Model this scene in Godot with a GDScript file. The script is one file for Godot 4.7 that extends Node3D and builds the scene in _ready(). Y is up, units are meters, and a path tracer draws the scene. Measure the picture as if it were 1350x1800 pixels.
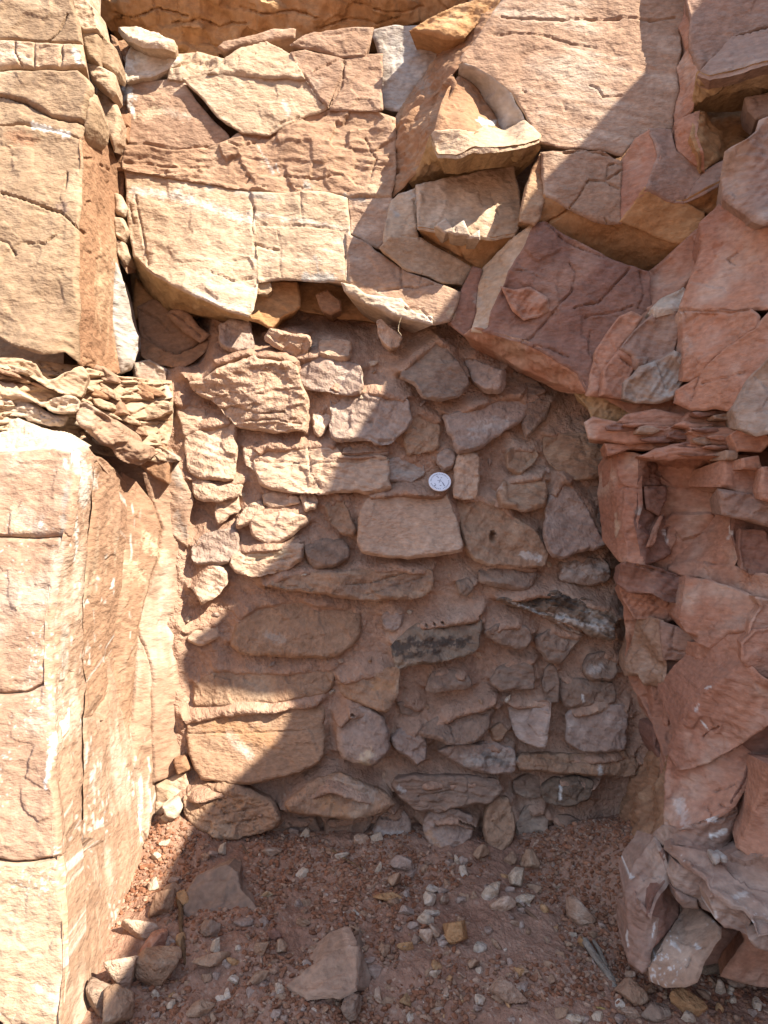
extends Node3D
# A mud-mortared stone wall built into a sandstone alcove. at() turns a traced point and its distance in metres into a place in the scene.
const K := 7.637e-4
const CY := 0.95
const SUN := Vector3(0.60, 0.65, 0.45)
const WALL := 2.16

var nA := FastNoiseLite.new()   # broad
var nB := FastNoiseLite.new()   # middle
var nC := FastNoiseLite.new()   # fine
var nR := FastNoiseLite.new()   # rubble cells
var nS := FastNoiseLite.new()   # spall steps
var mats := {}
var stones := []                # [polygon, bbox, protrusion]
var count := {}

const PAL := {
	"tan": [Color(.43, .30, .195), Color(.34, .232, .152), Color(.52, .38, .26)],
	"tanred": [Color(0.414, 0.256, 0.167), Color(0.352, 0.213, 0.142), Color(0.458, 0.324, 0.229)],
	"cream": [Color(0.557, 0.410, 0.291), Color(0.483, 0.334, 0.225), Color(0.632, 0.500, 0.384)],
	"pale": [Color(0.613, 0.491, 0.384), Color(0.529, 0.401, 0.291), Color(0.687, 0.589, 0.505)],
	"peach": [Color(0.467, 0.310, 0.220), Color(0.382, 0.242, 0.166), Color(0.560, 0.433, 0.341)],
	"rust": [Color(.47, .305, .205), Color(.40, .245, .16), Color(.54, .39, .275)],
	"clay": [Color(0.400, 0.233, 0.141), Color(0.344, 0.193, 0.115), Color(0.484, 0.321, 0.205)],
	"orange": [Color(.53, .285, .19), Color(.41, .205, .14), Color(.55, .38, .29)],
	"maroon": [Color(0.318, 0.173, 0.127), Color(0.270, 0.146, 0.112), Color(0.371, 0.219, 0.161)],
	"mauve": [Color(0.385, 0.256, 0.196), Color(0.343, 0.210, 0.158), Color(0.458, 0.338, 0.268)],
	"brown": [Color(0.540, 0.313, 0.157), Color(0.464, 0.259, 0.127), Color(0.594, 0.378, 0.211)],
	"yellow": [Color(0.500, 0.349, 0.193), Color(0.400, 0.236, 0.125), Color(0.580, 0.444, 0.299)],
	"grey": [Color(0.430, 0.330, 0.260), Color(0.360, 0.258, 0.200), Color(0.520, 0.430, 0.355)],
	"greyw": [Color(0.495, 0.436, 0.383), Color(0.396, 0.331, 0.284), Color(0.594, 0.542, 0.499)],
	"mud": [Color(.47, .298, .212), Color(.41, .255, .18), Color(.53, .365, .27)],
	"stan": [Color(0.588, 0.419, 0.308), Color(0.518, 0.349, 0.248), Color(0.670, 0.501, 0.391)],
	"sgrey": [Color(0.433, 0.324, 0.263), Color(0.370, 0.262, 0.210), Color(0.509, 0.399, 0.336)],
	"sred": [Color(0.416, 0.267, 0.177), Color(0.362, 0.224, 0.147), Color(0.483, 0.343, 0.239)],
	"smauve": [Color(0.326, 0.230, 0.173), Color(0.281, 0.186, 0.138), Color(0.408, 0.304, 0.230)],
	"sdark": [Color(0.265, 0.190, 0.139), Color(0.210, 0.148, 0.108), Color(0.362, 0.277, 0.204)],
}

class Acc:
	var v := PackedVector3Array()
	var n := PackedVector3Array()
	var c := PackedColorArray()
	var i := PackedInt32Array()


func at(x: float, y: float, d: float) -> Vector3:
	return Vector3((x - 675.0) * K * d, CY + (900.0 - y) * K * d, -d)


func tri(t: float) -> float:
	return absf(fposmod(t, 2.0) - 1.0) * 2.0 - 1.0


func hash1(k: float) -> float:
	var s := sin(k * 127.1 + 3.7) * 43758.5453
	return s - floorf(s)


func shift(p: Vector3) -> Vector3:
	# the same wander for every surface, so that faces that share an edge stay joined
	var a := p * 9.0
	var b := p * 34.0
	return Vector3(nA.get_noise_3dv(a), nA.get_noise_3d(a.x + 90.0, a.y, a.z), nA.get_noise_3d(a.x, a.y + 90.0, a.z)) * 0.011 \
		+ Vector3(nB.get_noise_3dv(b), nB.get_noise_3d(b.x + 50.0, b.y, b.z), nB.get_noise_3d(b.x, b.y + 50.0, b.z)) * 0.0045


func relief(p: Vector3, f: float, fs: float, u: float, s: float, sf: float, sl: float, r: float, sp: float) -> float:
	var h := 0.0
	if f > 0.0:
		var w := nA.get_noise_3dv(p * 7.0) * 0.5
		h += f * (0.5 * tri(p.dot(Vector3(.62, .71, .33)) / fs + w) + 0.34 * tri(p.dot(Vector3(-.83, .42, .36)) / fs * 1.73 + 0.7 - w) + 0.22 * tri(p.dot(Vector3(.18, -.62, .76)) / fs * 3.1 + w * 1.6) + 0.13 * tri(p.dot(Vector3(.71, -.52, .44)) / fs * 6.7 + w * 4.0) + 0.10 * tri(p.dot(Vector3(.35, .86, -.3)) / fs * 9.3 - w * 5.0))
	if u > 0.0:
		h += u * (nA.get_noise_3dv(p * 16.0) + 0.55 * nB.get_noise_3dv(p * 60.0))
	if s > 0.0:
		var l := (p.y + p.x * sl + nA.get_noise_3dv(p * 5.0) * 0.02) * sf + 2.2 * nB.get_noise_1d(p.y * 55.0) + 0.5 * nA.get_noise_3dv(p * 20.0)
		var k := floorf(l)
		var fr := l - k
		h += s * ((hash1(k) - 0.5) * (1.0 + 0.8 * nA.get_noise_3d(p.x * 14.0, k * 9.0, p.z * 4.0)) - 0.75 * maxf(0.0, 1.0 - fr / 0.16) - 0.25 * fr * fr)
	if r > 0.0:
		h -= r * (nR.get_noise_3dv(p) + 0.35)
	if sp > 0.0:
		h += sp * nS.get_noise_3d(p.x + nA.get_noise_3dv(p * 14.0) * 0.03, p.y, p.z)
	return h


func tint(p: Vector3, c: Array, mode: int) -> Color:
	var a := nA.get_noise_3dv(p * 6.5)
	var b: float
	if mode == 1:      # vertical streaks
		b = nB.get_noise_3d(p.x * 75.0, p.y * 7.0, p.z * 75.0)
	elif mode == 2:    # bedding
		b = nB.get_noise_3d(p.x * 7.0, p.y * 95.0 + p.x * 18.0, p.z * 7.0)
	else:
		b = nB.get_noise_3dv(p * 30.0)
	var q := nC.get_noise_3dv(p * 120.0)
	var m: Color = c[0]
	m = m.lerp(c[1], clampf(0.5 + a * 0.95 + b * 0.35, 0.0, 1.0))
	m = m.lerp(c[2], clampf((nA.get_noise_3d(p.z * 9.0 + 40.0, p.x * 9.0, p.y * 9.0) + b * 0.6 - 0.12) * 1.9, 0.0, 0.9))
	var g := 1.0 + 0.13 * q + 0.10 * b
	return Color(m.r * g, m.g * g, m.b * g)


# Marks on the rock (droppings, lichen, soot, crust, varnish, the painted dark of a niche): x0, y0, x1, y1, half width, palette colour, strength
var marks := []
# Cracks: flat polylines of x, y with a depth in metres first
var cracks := []
const INK := {"w": Color(.80, .78, .74), "k": Color(.10, .078, .065), "g": Color(.46, .43, .39), "r": Color(.42, .22, .13), "c": Color(.66, .54, .38), "o": Color(.50, .27, .13), "b": Color(.27, .185, .145), "p": Color(.55, .44, .36), "m": Color(.44, .28, .18)}


func patch(a: Acc, src: Array, o: Dictionary) -> void:
	var exact: bool = o.has("e")
	var stride := 3 if exact else 2
	var poly := PackedVector2Array()
	var ds := PackedFloat32Array()
	var cx := 0.0
	var cyy := 0.0
	var m := src.size() / stride
	for k in m:
		var q := Vector2(src[k * stride], src[k * stride + 1])
		cx += q.x / m
		cyy += q.y / m
		poly.append(q)
		if exact: ds.append(src[k * 3 + 2])
		if o.has("noext"): continue
		# faces that run out of the frame go on beyond it
		var k2 := (k + 1) % m
		var q2 := Vector2(src[k2 * stride], src[k2 * stride + 1])
		var off := Vector2.ZERO
		if q.x <= 0.0 and q2.x <= 0.0: off = Vector2(-200, 0)
		elif q.x >= 1350.0 and q2.x >= 1350.0: off = Vector2(240, 0)
		elif q.y <= 0.0 and q2.y <= 0.0: off = Vector2(0, -150)
		elif q.y >= 1800.0 and q2.y >= 1800.0: off = Vector2(0, 90)
		if off != Vector2.ZERO:
			poly.append(q + off)
			poly.append(q2 + off)
			if exact:
				ds.append(src[k * 3 + 2])
				ds.append(src[k2 * 3 + 2])
	m = poly.size()
	var mc := Vector2(cx, cyy)
	var grow: float = o.get("grow", 1.3)
	for k in m: poly[k] += (poly[k] - mc).normalized() * grow
	var d0: float = o.get("d", 2.0)
	var gx: float = o.get("gx", 0.0) * 0.01
	var gy: float = o.get("gy", 0.0) * 0.01
	if o.has("round"):
		for _n in int(o.round):
			var nx := PackedVector2Array()
			for k in poly.size():
				var p0 := poly[k]
				var p1 := poly[(k + 1) % poly.size()]
				nx.append(p0.lerp(p1, 0.13))
				if o.has("rough"):
					var e := p1 - p0
					var nn := Vector2(e.y, -e.x).normalized() * float(o.rough)
					for t in range(1, maxi(2, int(e.length() / 11.0))):
						var f := float(t) / maxi(2, int(e.length() / 11.0))
						var q := p0.lerp(p1, lerpf(.13, .87, f))
						nx.append(q + nn * (hash1(q.x * .73 + q.y * 1.31) - .5) * 2.0)
				nx.append(p0.lerp(p1, 0.87))
			poly = nx
		m = poly.size()
	var step: float = o.get("st", 2.6)
	var bw: float = minf(o.get("b", 3.0), o.get("bmax", 99.0))
	var bd: float = minf(o.get("bd", 0.004), o.get("bdmax", 1.0))
	var btop: float = o.get("bt", 1.0)
	var f: float = o.get("f", 0.006)
	var fs: float = o.get("fs", 0.16)
	var u: float = o.get("u", 0.003)
	var s: float = o.get("s", 0.0)
	var sf: float = o.get("sf", 45.0)
	var sl: float = o.get("sl", 0.06)
	var r: float = o.get("r", 0.0)
	var sp: float = o.get("sp", 0.0025)
	var thick: float = o.get("th", 0.09)
	var mode: int = o.get("m", 0)
	var pal: Array = PAL[o.get("c", "orange")]
	var fleck: float = o.get("fl", 0.0)
	var fade: float = o.get("fade", 7.0)
	var lumpy: float = o.get("bn", 0.55)
	var bb := Rect2(poly[0], Vector2.ZERO)
	for q in poly: bb = bb.expand(q)
	# world normal of the whole face
	var nrm := Vector3.ZERO
	var wp := PackedVector3Array()
	for k in m:
		var dd: float = ds[k] if exact and not o.has("round") else d0 + gx * (poly[k].x - cx) + gy * (poly[k].y - cyy)
		wp.append(at(poly[k].x, poly[k].y, dd))
	for k in m:
		nrm += wp[k].cross(wp[(k + 1) % m])
	nrm = nrm.normalized()
	if nrm.dot(Vector3(0, CY, 0) - wp[0]) < 0.0: nrm = -nrm
	var near_marks := []
	for k in marks:
		if bb.grow(k[4] * 2.0).intersects(Rect2(minf(k[0], k[2]), minf(k[1], k[3]), absf(k[2] - k[0]) + 0.1, absf(k[3] - k[1]) + 0.1)): near_marks.append(k)
	var segs := PackedFloat32Array()
	if not o.has("nocrack"):
		for k in cracks:
			for t in range(1, k.size() - 3, 2):
				if bb.grow(4.0).intersects(Rect2(minf(k[t], k[t + 2]), minf(k[t + 1], k[t + 3]), absf(k[t + 2] - k[t]) + 0.1, absf(k[t + 3] - k[t + 1]) + 0.1)):
					segs.append_array([k[t], k[t + 1], k[t + 2], k[t + 3], k[0]])
	var w := int(ceil(bb.size.x / step)) + 2
	var h := int(ceil(bb.size.y / step)) + 2
	var sd := PackedFloat32Array()
	var nxp := PackedVector2Array()
	sd.resize(w * h)
	nxp.resize(w * h)
	for j in h:
		var y := bb.position.y + (j - 0.5) * step
		for i in w:
			var x := bb.position.x + (i - 0.5) * step
			var best := 1e9
			var bx := 0.0
			var by := 0.0
			var inside := false
			var ax := poly[m - 1].x
			var ay := poly[m - 1].y
			for k in m:
				var ex := poly[k].x
				var ey := poly[k].y
				var vx := ex - ax
				var vy := ey - ay
				var t := clampf(((x - ax) * vx + (y - ay) * vy) / (vx * vx + vy * vy + 1e-9), 0.0, 1.0)
				var qx := ax + vx * t
				var qy := ay + vy * t
				var dq := (x - qx) * (x - qx) + (y - qy) * (y - qy)
				if dq < best:
					best = dq
					bx = qx
					by = qy
				if (ay > y) != (ey > y) and x < vx * (y - ay) / vy + ax:
					inside = not inside
				ax = ex
				ay = ey
			best = sqrt(best)
			sd[j * w + i] = best if inside else -best
			nxp[j * w + i] = Vector2(bx, by)
	var id := PackedInt32Array()
	id.resize(w * h)
	id.fill(-1)
	var cell := PackedByteArray()
	cell.resize(w * h)
	for j in h - 1:
		for i in w - 1:
			var k := j * w + i
			if sd[k] > 0.0 or sd[k + 1] > 0.0 or sd[k + w] > 0.0 or sd[k + w + 1] > 0.0:
				cell[k] = 1
				id[k] = 0
				id[k + 1] = 0
				id[k + w] = 0
				id[k + w + 1] = 0
	var first := a.v.size()
	for j in h:
		for i in w:
			var k := j * w + i
			if id[k] < 0: continue
			var q := Vector2(bb.position.x + (i - 0.5) * step, bb.position.y + (j - 0.5) * step)
			var dist := sd[k]
			if dist < 0.32 * step:
				q = nxp[k]
				dist = 0.0
			var drop := 0.0
			if dist > 0.0:
				for t in range(0, segs.size(), 5):
					var vx := segs[t + 2] - segs[t]
					var vy := segs[t + 3] - segs[t + 1]
					var tt := clampf(((q.x - segs[t]) * vx + (q.y - segs[t + 1]) * vy) / (vx * vx + vy * vy + 1e-9), 0.0, 1.0)
					var px := segs[t] + vx * tt
					var py := segs[t + 1] + vy * tt
					var dq := sqrt((q.x - px) * (q.x - px) + (q.y - py) * (q.y - py))
					if dq < 0.56 * step and drop == 0.0:
						q = Vector2(px, py)
						drop = segs[t + 4] * (0.55 + 0.9 * hash1(floorf(px / 9.0) + floorf(py / 9.0) * 3.0))
			var d := d0
			if exact:
				# mean value coordinates
				var ws := 0.0
				var dsum := 0.0
				var on := -1.0
				var r0 := poly[m - 1] - q
				var l0 := r0.length()
				var t_prev := -1.0
				var tl := PackedFloat32Array()
				tl.resize(m)
				var ll := PackedFloat32Array()
				ll.resize(m)
				for e in m:
					var r1 := poly[e] - q
					ll[e] = r1.length()
					if ll[e] < 0.05: on = ds[e]
				for e in m:
					var e2 := (e + 1) % m
					var ra := poly[e] - q
					var rb := poly[e2] - q
					var cr := ra.x * rb.y - ra.y * rb.x
					var dt := ra.x * rb.x + ra.y * rb.y
					if absf(cr) < 0.02 * (ll[e] + ll[e2]) and dt < 0.0 and on < 0.0:
						on = lerpf(ds[e], ds[e2], ll[e] / (ll[e] + ll[e2]))
					tl[e] = cr / (ll[e] * ll[e2] + dt + 1e-9)
				if on >= 0.0:
					d = on
				else:
					for e in m:
						var wt := (tl[(e + m - 1) % m] + tl[e]) / ll[e]
						ws += wt
						dsum += wt * ds[e]
					d = dsum / ws if absf(ws) > 1e-9 else ds[0]
			else:
				d = d0 + gx * (q.x - cx) + gy * (q.y - cyy)
			var p := at(q.x, q.y, d)
			var hh := relief(p, f, fs, u, s, sf, sl, r, sp) * smoothstep(0.0, fade, dist)
			var bev := bw
			if btop != 1.0 and dist > 0.0 and (nxp[k].y - q.y) < -0.35 * dist: bev *= lerpf(1.0, btop, clampf(((q.y - nxp[k].y) / dist - 0.35) / 0.4, 0.0, 1.0))
			bev *= 1.0 + lumpy * nA.get_noise_3dv(p * 26.0) * 1.6
			if dist < bev:
				var t := 1.0 - dist / bev
				hh -= bd * (1.0 - sqrt(maxf(0.0, 1.0 - t * t)))
			hh -= drop
			a.v.append(p + shift(p) + nrm * hh)
			a.n.append(Vector3.ZERO)
			var col := tint(p, pal, mode)
			if fleck > 0.0:
				var fn := nC.get_noise_3d(p.x * 190.0, p.y * (16.0 if mode == 1 else 170.0), p.z * 190.0) + nA.get_noise_3dv(p * 11.0) * 0.9
				col = col.lerp(INK["w"], clampf((fn - 0.66 + fleck) * 4.0, 0.0, 0.6))
			for g in near_marks:
				var gvx: float = g[2] - g[0]
				var gvy: float = g[3] - g[1]
				var gt: float = clampf(((q.x - g[0]) * gvx + (q.y - g[1]) * gvy) / (gvx * gvx + gvy * gvy + 1e-6), 0.0, 1.0)
				var gd: float = Vector2(q.x - g[0] - gvx * gt, q.y - g[1] - gvy * gt).length() / g[4]
				if gd < 1.7:
					var grain := nB.get_noise_3dv(p * 120.0) * 0.7 + nC.get_noise_3dv(p * 230.0) * 0.5 + nA.get_noise_3dv(p * 24.0) * 0.5
					col = col.lerp(INK[g[5]], clampf((0.95 - gd + grain * 1.4) * 2.0, 0.0, 1.0) * g[6])
			a.c.append(col)
			id[k] = a.v.size() - 1
	for j in h - 1:
		for i in w - 1:
			var k := j * w + i
			if cell[k] == 0: continue
			var p0 := id[k]
			var p1 := id[k + 1]
			var p2 := id[k + w + 1]
			var p3 := id[k + w]
			if a.v[p0].distance_squared_to(a.v[p2]) < a.v[p1].distance_squared_to(a.v[p3]):
				tri_add(a, p0, p1, p2)
				tri_add(a, p0, p2, p3)
			else:
				tri_add(a, p0, p1, p3)
				tri_add(a, p1, p2, p3)
	var last := a.v.size()
	for k in range(first, last):
		a.n[k] = a.n[k].normalized() if a.n[k].length_squared() > 0.0 else nrm
	if thick <= 0.0: return
	var mid := Vector3.ZERO
	for k in range(first, last): mid += a.v[k] / (last - first)
	for j in h - 1:
		for i in w - 1:
			var k := j * w + i
			if cell[k] == 0: continue
			if j == 0 or cell[k - w] == 0: skirt(a, id[k + 1], id[k], thick, nrm, mid)
			if j == h - 2 or cell[k + w] == 0: skirt(a, id[k + w], id[k + w + 1], thick, nrm, mid)
			if i == 0 or cell[k - 1] == 0: skirt(a, id[k], id[k + w], thick, nrm, mid)
			if i == w - 2 or cell[k + 1] == 0: skirt(a, id[k + w + 1], id[k + 1], thick, nrm, mid)


func tri_add(a: Acc, p0: int, p1: int, p2: int) -> void:
	var x := a.v[p0]
	var n := (a.v[p2] - x).cross(a.v[p1] - x)
	if n.length_squared() < 1e-16: return
	a.n[p0] += n
	a.n[p1] += n
	a.n[p2] += n
	a.i.append(p0)
	a.i.append(p1)
	a.i.append(p2)


func skirt(a: Acc, i0: int, i1: int, t: float, nrm: Vector3, mid: Vector3) -> void:
	# the side of the piece, running back into the rock
	var p0 := a.v[i0]
	var p1 := a.v[i1]
	if p0.distance_squared_to(p1) < 1e-10: return
	var b0 := (mid - p0).limit_length(t * 0.9) * 0.4 + Vector3(0, 0, -t)
	var b1 := (mid - p1).limit_length(t * 0.9) * 0.4 + Vector3(0, 0, -t)
	var n := b0.cross(p1 - p0)
	if n.length_squared() < 1e-14: return
	n = n.normalized()
	var k := a.v.size()
	for q in [p0, p1, p1 + b1, p0 + b0]:
		a.v.append(q)
		a.n.append(n)
	for q in [i0, i1, i1, i0]: a.c.append(a.c[q])
	for q in [0, 1, 2, 0, 2, 3]: a.i.append(k + q)


func commit(a: Acc, called: String, mat: Material, parent: Node, pivot := Vector3.INF) -> MeshInstance3D:
	var o := MeshInstance3D.new()
	if pivot == Vector3.INF:
		var b := AABB(a.v[0], Vector3.ZERO)
		for q in a.v: b = b.expand(q)
		pivot = Vector3(b.get_center().x, b.position.y, b.get_center().z)
	var up := Vector3.ZERO
	if parent is Node3D and parent != self: up = parent.position
	for k in a.v.size(): a.v[k] -= pivot
	var arr := []
	arr.resize(Mesh.ARRAY_MAX)
	arr[Mesh.ARRAY_VERTEX] = a.v
	arr[Mesh.ARRAY_NORMAL] = a.n
	arr[Mesh.ARRAY_COLOR] = a.c
	arr[Mesh.ARRAY_INDEX] = a.i
	var me := ArrayMesh.new()
	me.add_surface_from_arrays(Mesh.PRIMITIVE_TRIANGLES, arr)
	o.mesh = me
	o.material_override = mat
	o.name = called
	parent.add_child(o, true)
	o.position = pivot - up
	return o


func tag(o: Node, label: String, category: String, group := "", kind := "") -> void:
	o.set_meta("label", label)
	o.set_meta("category", category)
	if group: o.set_meta("group", group)
	if kind: o.set_meta("kind", kind)


func top(called: String) -> Node3D:
	var o := Node3D.new()
	o.name = numbered(called)
	add_child(o)
	return o


func numbered(called: String) -> String:
	count[called] = count.get(called, -1) + 1
	return called if count[called] == 0 else "%s_%03d" % [called, count[called]]


func noise_tex(freq: float, oct: int, lo: Color, hi: Color, sd: int, kind := FastNoiseLite.TYPE_SIMPLEX_SMOOTH, mid := 0.5) -> NoiseTexture2D:
	var n := FastNoiseLite.new()
	n.noise_type = kind
	n.frequency = freq
	n.fractal_octaves = oct
	n.fractal_gain = 0.62
	n.seed = sd
	if kind == FastNoiseLite.TYPE_CELLULAR: n.cellular_return_type = FastNoiseLite.RETURN_DISTANCE
	var t := NoiseTexture2D.new()
	t.width = 1024
	t.height = 1024
	t.seamless = true
	t.noise = n
	var g := Gradient.new()
	g.set_color(0, lo)
	g.set_color(1, hi)
	g.set_offset(0, mid - 0.42)
	g.set_offset(1, mid + 0.42)
	t.color_ramp = g
	return t


func grey(v: float) -> Color:
	return Color(v, v, v).linear_to_srgb()


func rock_material(called: String, albedo: Texture2D, detail: Texture2D, height: Texture2D, hs: float, scale: Vector3, offset: Vector3) -> StandardMaterial3D:
	var m := StandardMaterial3D.new()
	m.resource_name = called
	m.vertex_color_use_as_albedo = true
	m.albedo_texture = albedo
	m.roughness = 0.93
	m.metallic_specular = 0.28
	m.uv1_triplanar = true
	m.uv1_world_triplanar = true
	m.uv1_scale = scale
	m.uv1_offset = offset
	m.uv1_triplanar_sharpness = 4.0
	m.uv2_triplanar = true
	m.uv2_world_triplanar = true
	m.uv2_scale = scale * 0.37
	m.uv2_offset = offset * 1.7
	m.detail_enabled = true
	m.detail_blend_mode = BaseMaterial3D.BLEND_MODE_MUL
	m.detail_uv_layer = BaseMaterial3D.DETAIL_UV_2
	m.detail_albedo = detail
	m.heightmap_enabled = true
	m.heightmap_texture = height
	m.heightmap_scale = hs
	mats[called] = m
	return m


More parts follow.
